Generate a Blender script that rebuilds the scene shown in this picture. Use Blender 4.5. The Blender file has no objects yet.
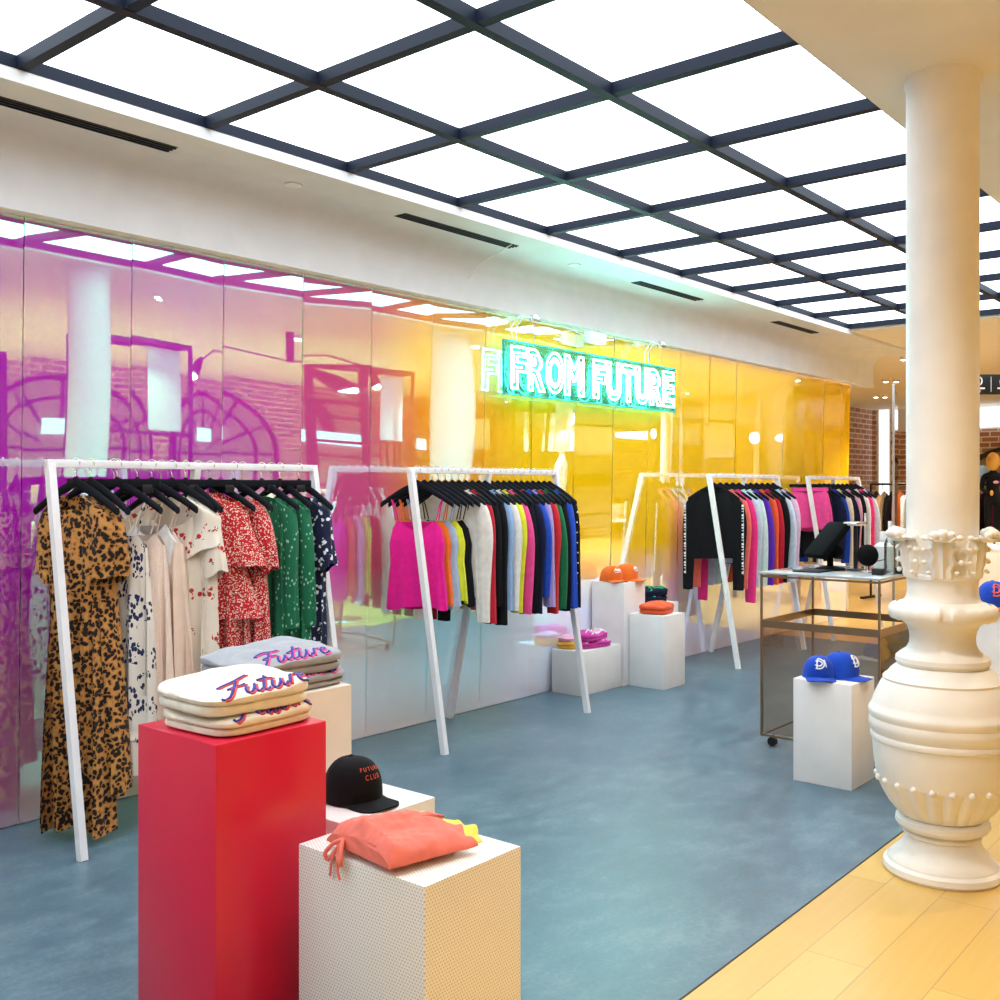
import bpy, bmesh, math, random
from math import sin, cos, pi, radians
from mathutils import Vector, noise

random.seed(7)
S = bpy.context.scene
COL = S.collection

# ------------------------------------------------------------------ camera, world, exposure
F_PX, EYE, YAW = 1030.0, 1.45, 39.8
cam_data = bpy.data.cameras.new('camera')
cam = bpy.data.objects.new('camera', cam_data)
COL.objects.link(cam)
cam.location = (0, 0, EYE)
cam.rotation_euler = (radians(90), 0, radians(YAW - 90))
cam_data.sensor_width = 36
cam_data.lens = F_PX / 1000 * 36
cam_data.shift_y = -0.012
cam_data.clip_start, cam_data.clip_end = 0.05, 100
S.camera = cam

PANEL_LIGHT = 2.8      # luminous ceiling panels
SPOT_WATTS = 50.0      # each twin downlight
NEON = 27.0             # neon tubes
W = bpy.data.worlds.new('world')
S.world = W
W.use_nodes = True
W.node_tree.nodes['Background'].inputs[0].default_value = (1.0, 0.93, 0.82, 1)
W.node_tree.nodes['Background'].inputs[1].default_value = 0.35
vs = S.view_settings
vs.view_transform, vs.look = 'Standard', 'None'
vs.exposure, vs.gamma, vs.use_curve_mapping = 0.55, 1.0, False

# ------------------------------------------------------------------ materials
class NT:
    """small node-tree helper"""
    def __init__(s, name):
        s.m = bpy.data.materials.new(name)
        s.m.use_nodes = True
        s.t = s.m.node_tree
        s.n = s.t.nodes
        s.b = s.n['Principled BSDF']
        s.out = s.n['Material Output']
        s._co = None
    def new(s, ty, **kw):
        x = s.n.new(ty)
        for k, v in kw.items():
            setattr(x, k, v)
        return x
    def link(s, a, b):
        s.t.links.new(a, b)
    def put(s, sock, v):
        if hasattr(v, 'is_output') or isinstance(v, bpy.types.NodeSocket):
            s.link(v, sock)
        else:
            if isinstance(v, (tuple, list)) and len(v) == 3 and sock.type == 'RGBA':
                v = (*v, 1)
            sock.default_value = v
    def co(s):
        if s._co is None:
            s._co = s.new('ShaderNodeTexCoord').outputs['Object']
        return s._co
    def math(s, op, a, b=0.0, c=0.0):
        x = s.new('ShaderNodeMath', operation=op)
        for i, v in enumerate((a, b, c)):
            s.put(x.inputs[i], v)
        return x.outputs[0]
    def mix(s, f, a, b):
        x = s.new('ShaderNodeMix', data_type='RGBA')
        s.put(x.inputs[0], f); s.put(x.inputs[6], a); s.put(x.inputs[7], b)
        return x.outputs[2]
    def ramp(s, f, stops, interp='LINEAR'):
        x = s.new('ShaderNodeValToRGB')
        r = x.color_ramp
        r.interpolation = interp
        while len(r.elements) < len(stops):
            r.elements.new(0.5)
        for e, (p, c) in zip(r.elements, stops):
            e.position = p
            e.color = (*c, 1) if len(c) == 3 else c
        s.put(x.inputs[0], f)
        return x.outputs[0]
    def noise(s, scale, detail=3, co=None, out=0, rough=0.5):
        x = s.new('ShaderNodeTexNoise')
        s.put(x.inputs['Vector'], co or s.co())
        x.inputs['Scale'].default_value = scale
        x.inputs['Detail'].default_value = detail
        x.inputs['Roughness'].default_value = rough
        return x.outputs[out]
    def voro(s, scale, co=None, out='Distance', rnd=1.0):
        x = s.new('ShaderNodeTexVoronoi')
        s.put(x.inputs['Vector'], co or s.co())
        x.inputs['Scale'].default_value = scale
        x.inputs['Randomness'].default_value = rnd
        return x.outputs[out]
    def xyz(s, co=None):
        x = s.new('ShaderNodeSeparateXYZ')
        s.link(co or s.co(), x.inputs[0])
        return x.outputs
    def vec(s, a, b, c=0.0):
        x = s.new('ShaderNodeCombineXYZ')
        for i, v in enumerate((a, b, c)):
            s.put(x.inputs[i], v)
        return x.outputs[0]
    def vmul(s, v):
        x = s.new('ShaderNodeVectorMath', operation='MULTIPLY')
        s.link(s.co(), x.inputs[0]); x.inputs[1].default_value = v
        return x.outputs[0]
    def bump(s, h, strength=0.2, dist=0.01):
        x = s.new('ShaderNodeBump')
        x.inputs['Strength'].default_value = strength
        x.inputs['Distance'].default_value = dist
        s.put(x.inputs['Height'], h)
        s.link(x.outputs[0], s.b.inputs['Normal'])
    def pri(s, color=None, rough=0.5, metal=0.0, **kw):
        if color is not None:
            s.put(s.b.inputs['Base Color'], color)
        s.put(s.b.inputs['Roughness'], rough)
        s.b.inputs['Metallic'].default_value = metal
        for k, v in kw.items():
            s.put(s.b.inputs[k.replace('_', ' ')], v)
        return s.m

def paint(name, c, rough=0.5, metal=0.0, var=0.04, scale=6.0, bump=0.0, **kw):
    t = NT(name)
    n = t.noise(scale, 4)
    lo = tuple(max(0, x * (1 - var)) for x in c)
    hi = tuple(min(1, x * (1 + var)) for x in c)
    col = t.ramp(n, [(0.3, lo), (0.7, hi)])
    if bump:
        t.bump(t.noise(scale * 12, 3), bump, 0.004)
    return t.pri(col, rough, metal, **kw)

def fabric(name, c, rough=0.85, sheen=0.15, weave=900, var=0.08):
    t = NT(name)
    col = t.ramp(t.noise(30, 3), [(0.3, tuple(x * (1 - var) for x in c)), (0.7, tuple(min(1, x * (1 + var)) for x in c))])
    t.bump(t.noise(weave, 2), 0.25, 0.002)
    return t.pri(col, rough, Sheen_Weight=sheen, Specular_IOR_Level=0.25)

def emit(name, c, k):
    t = NT(name)
    e = t.new('ShaderNodeEmission')
    e.inputs[0].default_value = (*c, 1)
    e.inputs[1].default_value = k
    t.link(e.outputs[0], t.out.inputs[0])
    return t.m

def pane(name, tint, gloss=0.08, rough=0.02, gcol=(1, 1, 1)):
    t = NT(name)
    a = t.new('ShaderNodeBsdfTransparent'); a.inputs[0].default_value = (*tint, 1)
    g = t.new('ShaderNodeBsdfGlossy'); g.inputs['Roughness'].default_value = rough; g.inputs[0].default_value = (*gcol, 1)
    f = t.new('ShaderNodeFresnel'); f.inputs[0].default_value = 1.45
    fac = t.math('ADD', f.outputs[0], gloss)
    m = t.new('ShaderNodeMixShader')
    t.link(fac, m.inputs[0]); t.link(a.outputs[0], m.inputs[1]); t.link(g.outputs[0], m.inputs[2])
    t.link(m.outputs[0], t.out.inputs[0])
    return t.m

M = {}
M['white_paint'] = paint('white_paint', (0.84, 0.83, 0.82), 0.45)
M['white_metal'] = paint('white_metal', (0.86, 0.86, 0.88), 0.35)
M['wall_white'] = paint('wall_white', (0.70, 0.72, 0.74), 0.6, bump=0.03)
M['ceiling_cream'] = paint('ceiling_cream', (0.82, 0.77, 0.65), 0.75, var=0.02)
M['plaster'] = paint('plaster', (0.86, 0.83, 0.77), 0.42, var=0.05, scale=5, bump=0.12)
M['grid_dark'] = paint('grid_dark', (0.0025, 0.007, 0.020), 0.6, 0.0, Specular_IOR_Level=0.25)
M['black_metal'] = paint('black_metal', (0.012, 0.012, 0.014), 0.4, 0.3)
M['black_velvet'] = fabric('black_velvet', (0.0035, 0.004, 0.008), 0.85, 0.0)
M['black_plastic'] = paint('black_plastic', (0.004, 0.004, 0.005), 0.5)
M['matte_black'] = paint('matte_black', (0.004, 0.004, 0.005), 0.95, Specular_IOR_Level=0.15)
M['chrome'] = paint('chrome', (0.75, 0.75, 0.76), 0.15, 1.0)
M['brass'] = paint('brass', (0.30, 0.20, 0.11), 0.32, 0.85)
M['red_lacquer'] = paint('red_lacquer', (0.74, 0.012, 0.058), 0.28, var=0.03)
M['vent_black'] = paint('vent_black', (0.015, 0.014, 0.014), 0.6)
M['cream_paint'] = paint('cream_paint', (0.84, 0.76, 0.66), 0.45)
M['panel_glow'] = emit('panel_glow', (0.82, 0.91, 1.0), PANEL_LIGHT)
M['lens_glow'] = emit('lens_glow', (1.0, 0.93, 0.8), 12)
M['neon_glow'] = emit('neon_glow', (0.40, 1.0, 0.88), NEON)
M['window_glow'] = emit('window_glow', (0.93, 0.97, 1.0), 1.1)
def m_frosted():
    t = NT('frosted_acrylic')
    a = t.new('ShaderNodeBsdfTransparent'); a.inputs[0].default_value = (0.8, 0.98, 0.96, 1)
    d = t.new('ShaderNodeBsdfTranslucent'); d.inputs[0].default_value = (0.015, 0.17, 0.155, 1)
    e = t.new('ShaderNodeBsdfDiffuse'); e.inputs[0].default_value = (0.015, 0.17, 0.155, 1)
    m1 = t.new('ShaderNodeMixShader'); m1.inputs[0].default_value = 0.4
    t.link(e.outputs[0], m1.inputs[1]); t.link(d.outputs[0], m1.inputs[2])
    m = t.new('ShaderNodeMixShader'); m.inputs[0].default_value = 0.50
    t.link(a.outputs[0], m.inputs[1]); t.link(m1.outputs[0], m.inputs[2])
    t.link(m.outputs[0], t.out.inputs[0])
    return t.m
M['acrylic'] = m_frosted()
M['acrylic_edge'] = paint('acrylic_edge', (0.05, 0.62, 0.58), 0.2, Transmission_Weight=0.3)
M['bronze_glass'] = pane('bronze_glass', (0.84, 0.72, 0.62), 0.06, gcol=(0.95, 0.9, 0.85))
M['top_glass'] = paint('top_glass', (0.44, 0.50, 0.53), 0.08, var=0.03)
M['clear_glass'] = pane('clear_glass', (0.93, 0.95, 0.95), 0.05)
M['bottle_glass'] = pane('bottle_glass', (0.93, 0.97, 0.96), 0.03, 0.15)
M['mannequin_white'] = paint('mannequin_white', (0.82, 0.82, 0.80), 0.35)
M['mannequin_gold'] = paint('mannequin_gold', (0.75, 0.42, 0.08), 0.4)

def m_perforated():
    t = NT('perforated_cream')
    x, y, z = t.xyz()
    P = 0.0088
    def dots(a, b):
        a1 = t.math('DIVIDE', a, P); b1 = t.math('DIVIDE', b, P * 0.866)
        odd = t.math('MULTIPLY', t.math('MODULO', t.math('FLOOR', t.math('ADD', b1, 400.0)), 2.0), 0.5)
        fa = t.math('SUBTRACT', t.math('FRACT', t.math('ADD', t.math('ADD', a1, odd), 400.0)), 0.5)
        fb = t.math('MULTIPLY', t.math('SUBTRACT', t.math('FRACT', t.math('ADD', b1, 400.0)), 0.5), 0.866)
        d = t.math('SQRT', t.math('ADD', t.math('MULTIPLY', fa, fa), t.math('MULTIPLY', fb, fb)))
        return t.math('LESS_THAN', d, 0.25)
    g = t.new('ShaderNodeNewGeometry')
    nx, ny, nz = t.xyz(g.outputs['Normal'])
    ax = t.math('GREATER_THAN', t.math('ABSOLUTE', nx), 0.7)
    ay = t.math('GREATER_THAN', t.math('ABSOLUTE', ny), 0.7)
    az = t.math('GREATER_THAN', t.math('ABSOLUTE', nz), 0.7)
    d = t.math('ADD', t.math('ADD', t.math('MULTIPLY', ax, dots(y, z)), t.math('MULTIPLY', ay, dots(x, z))), t.math('MULTIPLY', az, dots(x, y)))
    col = t.mix(d, (0.83, 0.84, 0.82), (0.56, 0.48, 0.37))
    t.bump(t.math('SUBTRACT', 1.0, d), 0.5, 0.003)
    return t.pri(col, 0.45)
M['perforated'] = m_perforated()

def m_vinyl():
    t = NT('floor_vinyl')
    n = t.noise(1.6, 6, rough=0.7)
    n2 = t.noise(6.0, 8, co=t.vmul((1.0, 1.8, 1.0)), rough=0.75)
    n3 = t.noise(60.0, 4, rough=0.7)
    mixn = t.math('ADD', t.math('ADD', t.math('MULTIPLY', n, 0.35), t.math('MULTIPLY', n2, 0.45)), t.math('MULTIPLY', n3, 0.20))
    c = t.ramp(mixn, [(0.36, (0.055, 0.105, 0.150)), (0.50, (0.095, 0.165, 0.215)), (0.63, (0.175, 0.255, 0.300))])
    t.bump(n2, 0.05, 0.004)
    return t.pri(c, t.ramp(n2, [(0.3, (0.30,) * 3), (0.7, (0.45,) * 3)]), Specular_IOR_Level=0.5)
M['vinyl'] = m_vinyl()

def m_wood():
    t = NT('floor_wood')
    br = t.new('ShaderNodeTexBrick')
    t.link(t.co(), br.inputs['Vector'])
    br.offset = 0.37
    br.inputs['Color1'].default_value = (0.71, 0.44, 0.115, 1)
    br.inputs['Color2'].default_value = (0.62, 0.35, 0.078, 1)
    br.inputs['Mortar'].default_value = (0.30, 0.17, 0.06, 1)
    br.inputs['Scale'].default_value = 1.0
    br.inputs['Mortar Size'].default_value = 0.0018
    br.inputs['Brick Width'].default_value = 1.9
    br.inputs['Row Height'].default_value = 0.19
    gr = t.noise(3.0, 8, co=t.vmul((1.0, 14.0, 1.0)), rough=0.65)
    c = t.mix(t.math('MULTIPLY', gr, 0.5), br.outputs['Color'], (0.80, 0.58, 0.20))
    t.bump(br.outputs['Fac'], -0.15, 0.002)
    return t.pri(c, 0.32)
M['wood'] = m_wood()

def m_brick(name, axis):
    t = NT(name)
    x, y, z = t.xyz()
    br = t.new('ShaderNodeTexBrick')
    t.link(t.vec(x if axis == 'x' else y, z), br.inputs['Vector'])
    br.inputs['Color1'].default_value = (0.38, 0.16, 0.10, 1)
    br.inputs['Color2'].default_value = (0.54, 0.30, 0.21, 1)
    br.inputs['Mortar'].default_value = (0.84, 0.80, 0.74, 1)
    br.inputs['Scale'].default_value = 1.0
    br.inputs['Mortar Size'].default_value = 0.013
    br.inputs['Brick Width'].default_value = 0.30
    br.inputs['Row Height'].default_value = 0.10
    c = t.mix(t.math('MULTIPLY', t.noise(14, 4), 0.35), br.outputs['Color'], (0.32, 0.12, 0.07))
    t.bump(br.outputs['Fac'], -0.5, 0.01)
    return t.pri(c, 0.85)
M['brick_x'] = m_brick('brick_along', 'x')
M['brick_y'] = m_brick('brick_across', 'y')

def m_film():
    """dichroic mirror film: the colour shifts with the angle of incidence, the diffuse colour blends to a mostly paler ramp toward the floor"""
    t = NT('dichroic_film')
    lw = t.new('ShaderNodeLayerWeight'); lw.inputs[0].default_value = 0.5
    f = lw.outputs['Facing']
    base = t.ramp(f, [(0.06, (0.34, 0.004, 0.34)), (0.18, (0.42, 0.005, 0.36)), (0.26, (0.55, 0.06, 0.16)),
                      (0.31, (0.78, 0.25, 0.012)), (0.38, (0.84, 0.49, 0.0)), (0.70, (0.82, 0.51, 0.002))])
    tint = t.ramp(f, [(0.05, (0.30, 0.84, 0.36)), (0.16, (0.30, 0.84, 0.58)), (0.25, (0.20, 0.82, 0.84)),
                      (0.34, (0.24, 0.76, 0.90)), (0.48, (0.44, 0.66, 0.95)), (0.75, (0.62, 0.66, 0.95))])
    x, y, z = t.xyz()
    low = t.ramp(f, [(0.06, (0.34, 0.01, 0.27)), (0.12, (0.36, 0.06, 0.24)), (0.20, (0.74, 0.44, 0.40)), (0.32, (0.72, 0.48, 0.42)), (0.50, (0.58, 0.46, 0.48)), (0.72, (0.58, 0.48, 0.46))])
    mp = t.new('ShaderNodeMapRange')
    t.link(z, mp.inputs[0]); mp.inputs[1].default_value = 0.55; mp.inputs[2].default_value = 1.0
    mp.inputs[3].default_value = 0.0; mp.inputs[4].default_value = 1.0
    both = t.mix(mp.outputs[0], low, base)
    d = t.new('ShaderNodeBsdfDiffuse'); t.link(both, d.inputs[0])
    g = t.new('ShaderNodeBsdfGlossy'); g.inputs['Roughness'].default_value = 0.015
    t.link(tint, g.inputs[0])
    a = t.new('ShaderNodeAddShader')
    t.link(d.outputs[0], a.inputs[0]); t.link(g.outputs[0], a.inputs[1])
    t.link(a.outputs[0], t.out.inputs[0])
    return t.m
M['film'] = m_film()

def m_print(name, kind):
    t = NT(name)
    wob = t.new('ShaderNodeVectorMath', operation='ADD')
    sc = t.new('ShaderNodeVectorMath', operation='SCALE')
    t.link(t.noise(22, 2, out=1), sc.inputs[0]); sc.inputs['Scale'].default_value = 0.035
    t.link(t.co(), wob.inputs[0]); t.link(sc.outputs[0], wob.inputs[1])
    w = wob.outputs[0]
    rough = 0.75
    if kind == 'leopard':
        d = t.voro(50, w)
        c = t.ramp(d, [(0.0, (0.03, 0.012, 0.004)), (0.10, (0.010, 0.005, 0.003)), (0.47, (0.010, 0.005, 0.003)), (0.53, (0.42, 0.17, 0.035)), (0.8, (0.58, 0.28, 0.075))])
    elif kind == 'blue_floral':
        big = t.math('LESS_THAN', t.voro(12, w), 0.52)
        leaf = t.math('LESS_THAN', t.voro(52, t.vmul((1.0, 1.6, 0.8))), 0.46)
        c = t.mix(t.math('MULTIPLY', big, leaf), (0.80, 0.74, 0.66), (0.018, 0.024, 0.085))
    elif kind == 'cherry':
        cell = t.voro(13, w)
        c = t.mix(t.math('LESS_THAN', cell, 0.40), (0.84, 0.74, 0.62), (0.84, 0.75, 0.63))
        dot = t.math('LESS_THAN', t.voro(40), 0.45)
        near = t.math('LESS_THAN', cell, 0.33)
        c = t.mix(t.math('MULTIPLY', dot, near), c, (0.58, 0.02, 0.02))
        lf = t.math('LESS_THAN', t.voro(34, t.vmul((1.0, 1.0, 1.7))), 0.22)
        c = t.mix(t.math('MULTIPLY', lf, t.math('LESS_THAN', cell, 0.36)), c, (0.10, 0.20, 0.06))
    elif kind == 'red_ditsy':
        c = t.mix(t.math('LESS_THAN', t.voro(125, w), 0.38), (0.55, 0.008, 0.02), (0.85, 0.74, 0.62))
        c = t.mix(t.math('LESS_THAN', t.voro(70), 0.12), c, (0.80, 0.35, 0.06))
    elif kind == 'green_sprig':
        c = t.mix(t.math('LESS_THAN', t.voro(44, t.vmul((1.0, 1.3, 0.75))), 0.24), (0.008, 0.15, 0.065), (0.30, 0.55, 0.40))
    elif kind == 'navy_flower':
        d = t.voro(34, w)
        c = t.mix(t.math('LESS_THAN', d, 0.33), (0.008, 0.011, 0.05), (0.80, 0.80, 0.82))
    elif kind == 'lace':
        d = t.voro(110, rnd=0.2)
        c = t.ramp(d, [(0.15, (0.74, 0.50, 0.38)), (0.4, (0.86, 0.68, 0.56))])
    elif kind == 'satin':
        c = t.ramp(t.noise(18, 2), [(0.3, (0.80, 0.60, 0.47)), (0.7, (0.86, 0.67, 0.55))]); rough = 0.4
    t.bump(t.noise(700, 2), 0.2, 0.002)
    return t.pri(c, rough, Specular_IOR_Level=0.3, Sheen_Weight=0.1)
for k in ('leopard', 'blue_floral', 'cherry', 'red_ditsy', 'green_sprig', 'navy_flower', 'lace', 'satin'):
    M[k] = m_print(k + '_print', k)

COLOURS = dict(hot_pink=(0.80, 0.010, 0.28), orange=(0.82, 0.16, 0.02), powder_blue=(0.36, 0.47, 0.66), yellow=(0.76, 0.78, 0.04),
    red=(0.60, 0.02, 0.03), ivory=(0.78, 0.75, 0.69), black=(0.004, 0.004, 0.006), sky_blue=(0.28, 0.45, 0.72), pink=(0.80, 0.07, 0.30),
    cobalt=(0.02, 0.08, 0.55), lavender=(0.42, 0.33, 0.66), green=(0.01, 0.16, 0.06), crimson=(0.50, 0.01, 0.03), coral=(0.83, 0.16, 0.12),
    mint=(0.62, 0.76, 0.72), violet=(0.09, 0.02, 0.42), vermilion=(0.78, 0.10, 0.03), pale_blue=(0.56, 0.68, 0.80), lilac=(0.76, 0.52, 0.70),
    magenta=(0.78, 0.03, 0.22), cream=(0.80, 0.68, 0.50), navy=(0.006, 0.009, 0.035), blush=(0.80, 0.40, 0.55), white=(0.82, 0.81, 0.80),
    grey=(0.36, 0.37, 0.40), off_white=(0.84, 0.79, 0.67), royal=(0.008, 0.06, 0.46), salmon=(0.84, 0.20, 0.15), lemon=(0.86, 0.72, 0.10),
    amber=(0.82, 0.42, 0.05), fuchsia=(0.66, 0.05, 0.38), tan=(0.55, 0.33, 0.14), bottle_green=(0.01, 0.05, 0.03), bright_green=(0.02, 0.5, 0.15))
def fab(c):
    k = 'fabric_' + c
    if k not in M:
        M[k] = fabric(c + '_fabric', COLOURS[c], sheen=0.0 if max(COLOURS[c]) < 0.06 else 0.1)
    return M[k]
M['print_blue'] = paint('print_blue', (0.02, 0.03, 0.35), 0.6)
M['print_red'] = paint('print_red', (0.62, 0.05, 0.06), 0.6)
M['print_pink'] = paint('print_pink', (0.75, 0.07, 0.25), 0.6)
M['print_white'] = paint('print_white', (0.85, 0.85, 0.85), 0.6)
M['print_orange'] = paint('print_orange', (0.85, 0.10, 0.03), 0.6)
M['gold_button'] = paint('gold_button', (0.80, 0.65, 0.35), 0.25, 0.9)

# ------------------------------------------------------------------ mesh builder
class MB:
    def __init__(s):
        s.v, s.f = [], []
    def add(s, vs, fs):
        o = len(s.v)
        s.v += [tuple(p) for p in vs]
        s.f += [tuple(i + o for i in q) for q in fs]
        return s
    def box(s, x0, x1, y0, y1, z0, z1):
        vs = [(x, y, z) for z in (z0, z1) for y in (y0, y1) for x in (x0, x1)]
        return s.add(vs, [(0, 2, 3, 1), (4, 5, 7, 6), (0, 1, 5, 4), (2, 6, 7, 3), (0, 4, 6, 2), (1, 3, 7, 5)])
    def cbox(s, x0, x1, y0, y1, z0, z1, c=0.004):
        """box with chamfered edges"""
        bm = bmesh.new()
        bmesh.ops.create_cube(bm, size=1)
        for v in bm.verts:
            v.co = ((x0 + x1) / 2 + v.co.x * (x1 - x0), (y0 + y1) / 2 + v.co.y * (y1 - y0), (z0 + z1) / 2 + v.co.z * (z1 - z0))
        bmesh.ops.bevel(bm, geom=bm.edges[:], offset=c, segments=2, affect='EDGES', profile=0.5)
        bm.verts.index_update()
        s.add([v.co for v in bm.verts], [[v.index for v in f.verts] for f in bm.faces])
        bm.free()
        return s
    def rings(s, rs, closed=True, cap0=False, cap1=False):
        """loft a list of equally long rings"""
        n = len(rs[0]); o = len(s.v)
        for r in rs:
            s.v += [tuple(p) for p in r]
        for i in range(len(rs) - 1):
            for j in range(n if closed else n - 1):
                a, b = o + i * n + j, o + i * n + (j + 1) % n
                s.f.append((a, b, b + n, a + n))
        if cap0:
            s.f.append(tuple(o + j for j in reversed(range(n))))
        if cap1:
            s.f.append(tuple(o + (len(rs) - 1) * n + j for j in range(n)))
        return s
    def lathe(s, prof, n=48, c=(0, 0)):
        return s.rings([[(c[0] + r * cos(2 * pi * j / n), c[1] + r * sin(2 * pi * j / n), z) for j in range(n)] for r, z in prof], True, True, True)
    def tube(s, path, r, n=8, cap=True):
        path = [Vector(p) for p in path]
        rs = []
        up = None
        for i, p in enumerate(path):
            t = (path[min(i + 1, len(path) - 1)] - path[max(i - 1, 0)])
            if t.length < 1e-9:
                t = Vector((0, 0, 1))
            t.normalize()
            if up is None:
                up = Vector((0, 0, 1)) if abs(t.z) < 0.9 else Vector((1, 0, 0))
            a = t.cross(up).normalized()
            up = a.cross(t).normalized()
            rr = r[i] if isinstance(r, (list, tuple)) else r
            rs.append([p + a * (rr * cos(2 * pi * j / n)) + up * (rr * sin(2 * pi * j / n)) for j in range(n)])
        return s.rings(rs, True, cap, cap)
    def bar(s, p, q, w, h, side=None):
        """square-section bar between two points"""
        p, q = Vector(p), Vector(q)
        t = (q - p).normalized()
        ref = Vector(side) if side else (Vector((0, 0, 1)) if abs(t.z) < 0.9 else Vector((1, 0, 0)))
        a = t.cross(ref).normalized(); b = a.cross(t).normalized()
        ring = lambda o: [o + a * (w / 2 * i) + b * (h / 2 * j) for i, j in ((-1, -1), (1, -1), (1, 1), (-1, 1))]
        return s.rings([ring(p), ring(q)], True, True, True)
    def ball(s, c, r, n=10, sc=(1, 1, 1)):
        rs = []
        for i in range(n + 1):
            a = pi * i / n
            rr = max(1e-4, sin(a))
            rs.append([(c[0] + r * sc[0] * rr * cos(2 * pi * j / (2 * n)), c[1] + r * sc[1] * rr * sin(2 * pi * j / (2 * n)), c[2] - r * sc[2] * cos(a)) for j in range(2 * n)])
        return s.rings(rs, True, True, True)
    def build(s, name, mat, parent=None, smooth=True, loc=None, auto=True):
        me = bpy.data.meshes.new(name)
        me.from_pydata(s.v, [], s.f)
        me.validate()
        bm = bmesh.new(); bm.from_mesh(me)
        bmesh.ops.recalc_face_normals(bm, faces=bm.faces[:])
        bm.to_mesh(me); bm.free()
        me.materials.append(M[mat] if isinstance(mat, str) else mat)
        if smooth:
            me.polygons.foreach_set('use_smooth', [True] * len(me.polygons))
            if auto:
                me.set_sharp_from_angle(angle=radians(38))
        o = bpy.data.objects.new(name, me)
        COL.objects.link(o)
        if parent:
            o.parent = parent
        if loc:
            o.location = loc
        return o

def thing(name, label, cat, loc=(0, 0, 0), rz=0.0, group=None):
    o = bpy.data.objects.new(name, None)
    o.empty_display_size = 0.1
    COL.objects.link(o)
    o.location = loc
    o.rotation_euler = (0, 0, rz)
    return tag(o, label, cat, group)
def tag(o, label, cat, group=None):
    o['label'] = label; o['category'] = cat
    if group:
        o['group'] = group
    return o
def struct(o):
    o['kind'] = 'structure'
    return o
def copy_thing(o, loc, rz=0.0, label=None, cat=None, group=None):
    c = o.copy(); COL.objects.link(c)
    c.location = loc; c.rotation_euler = (0, 0, rz)
    if label:
        c['label'] = label
    if group:
        c['group'] = group
    for ch in o.children:
        d = ch.copy(); COL.objects.link(d); d.parent = c
        for g in ch.children:
            e = g.copy(); COL.objects.link(e); e.parent = d
    return c

_txt = {}
def text_mesh(s, size=1.0, extrude=0.0, bevel=0.0, offset=0.0, outline=False):
    cu = bpy.data.curves.new('lettering_curve', 'FONT')
    cu.body = s; cu.size = size; cu.extrude = extrude; cu.bevel_depth = bevel; cu.offset = offset
    cu.align_x = 'CENTER'; cu.align_y = 'CENTER'
    if outline:
        cu.fill_mode = 'NONE'; cu.bevel_resolution = 2
    ob = bpy.data.objects.new('lettering_curve', cu)
    COL.objects.link(ob)
    bpy.context.view_layer.update()
    dg = bpy.context.evaluated_depsgraph_get()
    me = bpy.data.meshes.new_from_object(ob.evaluated_get(dg))
    vs = [tuple(v.co) for v in me.vertices]; fs = [tuple(p.vertices) for p in me.polygons]
    bpy.data.objects.remove(ob); bpy.data.curves.remove(cu); bpy.data.meshes.remove(me)
    return vs, fs

# ------------------------------------------------------------------ the shell
WY = 4.42                       # dichroic mirror wall
X0, X1, YB = -3.5, 20.5, -7.8   # room extents
YR = 7.4                        # brick wall past the end of the mirror wall
WEND = 11.4
EDGE = 1.475                     # vinyl / wood boundary
struct(MB().box(X0, 9.6, EDGE, WY + 0.1, -0.1, 0.0).build('floor', 'vinyl', smooth=False))
w = MB().box(X0, X1 + 3, YB - 0.2, EDGE, -0.1, 0.0).box(9.6, X1 + 3, EDGE, YR + 0.2, -0.1, 0.0)
struct(w.build('floor_wood', 'wood', smooth=False))
struct(MB().box(X0, 9.6, EDGE - 0.002, EDGE + 0.003, -0.01, 0.002).build('trim_floor', 'black_metal', smooth=False))

# ceiling: a coffer holds the luminous grid; a lower soffit runs along the mirror wall
CZ, SZ = 3.0, 2.97
GX = [1.825 + 0.82 * k for k in range(-5, 11)]
GY = [1.50, 2.31, 3.13, 3.88]
c = MB()
c.box(X0, X1 + 3, YB - 0.2, GY[0], CZ, CZ + 0.25)
c.box(GX[-1] + 0.03, X1 + 3, GY[0], YR + 0.2, CZ - 0.001, CZ + 0.25)
c.box(X0, GX[0], GY[0], WY, CZ, CZ + 0.25)
c.box(GX[0], GX[-1] + 0.03, GY[0], 3.90, CZ + 0.17, CZ + 0.25)
struct(c.build('ceiling', 'ceiling_cream', smooth=False))
# soffit over the mirror wall with a rounded inner corner
prof = [(3.86, CZ + 0.2), (3.86, SZ), (4.12, SZ)]
for k in range(9):
    a = k / 8 * pi / 2
    prof.append((4.12 + 0.18 * sin(a), SZ - 0.18 * (1 - cos(a)) * 0.9))
prof += [(4.30, 2.61), (4.46, 2.61), (4.46, CZ + 0.2)]
SX1 = 11.9
sof = MB().rings([[(x, y, z) for y, z in prof] for x in (X0, SX1)], True, True, True)
struct(sof.build('trim_1', 'wall_white'))
w = MB()
w.box(X0, WEND, WY + 0.02, WY + 0.12, 0, CZ)
wl = struct(w.build('wall_left', 'wall_white', smooth=False))
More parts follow.
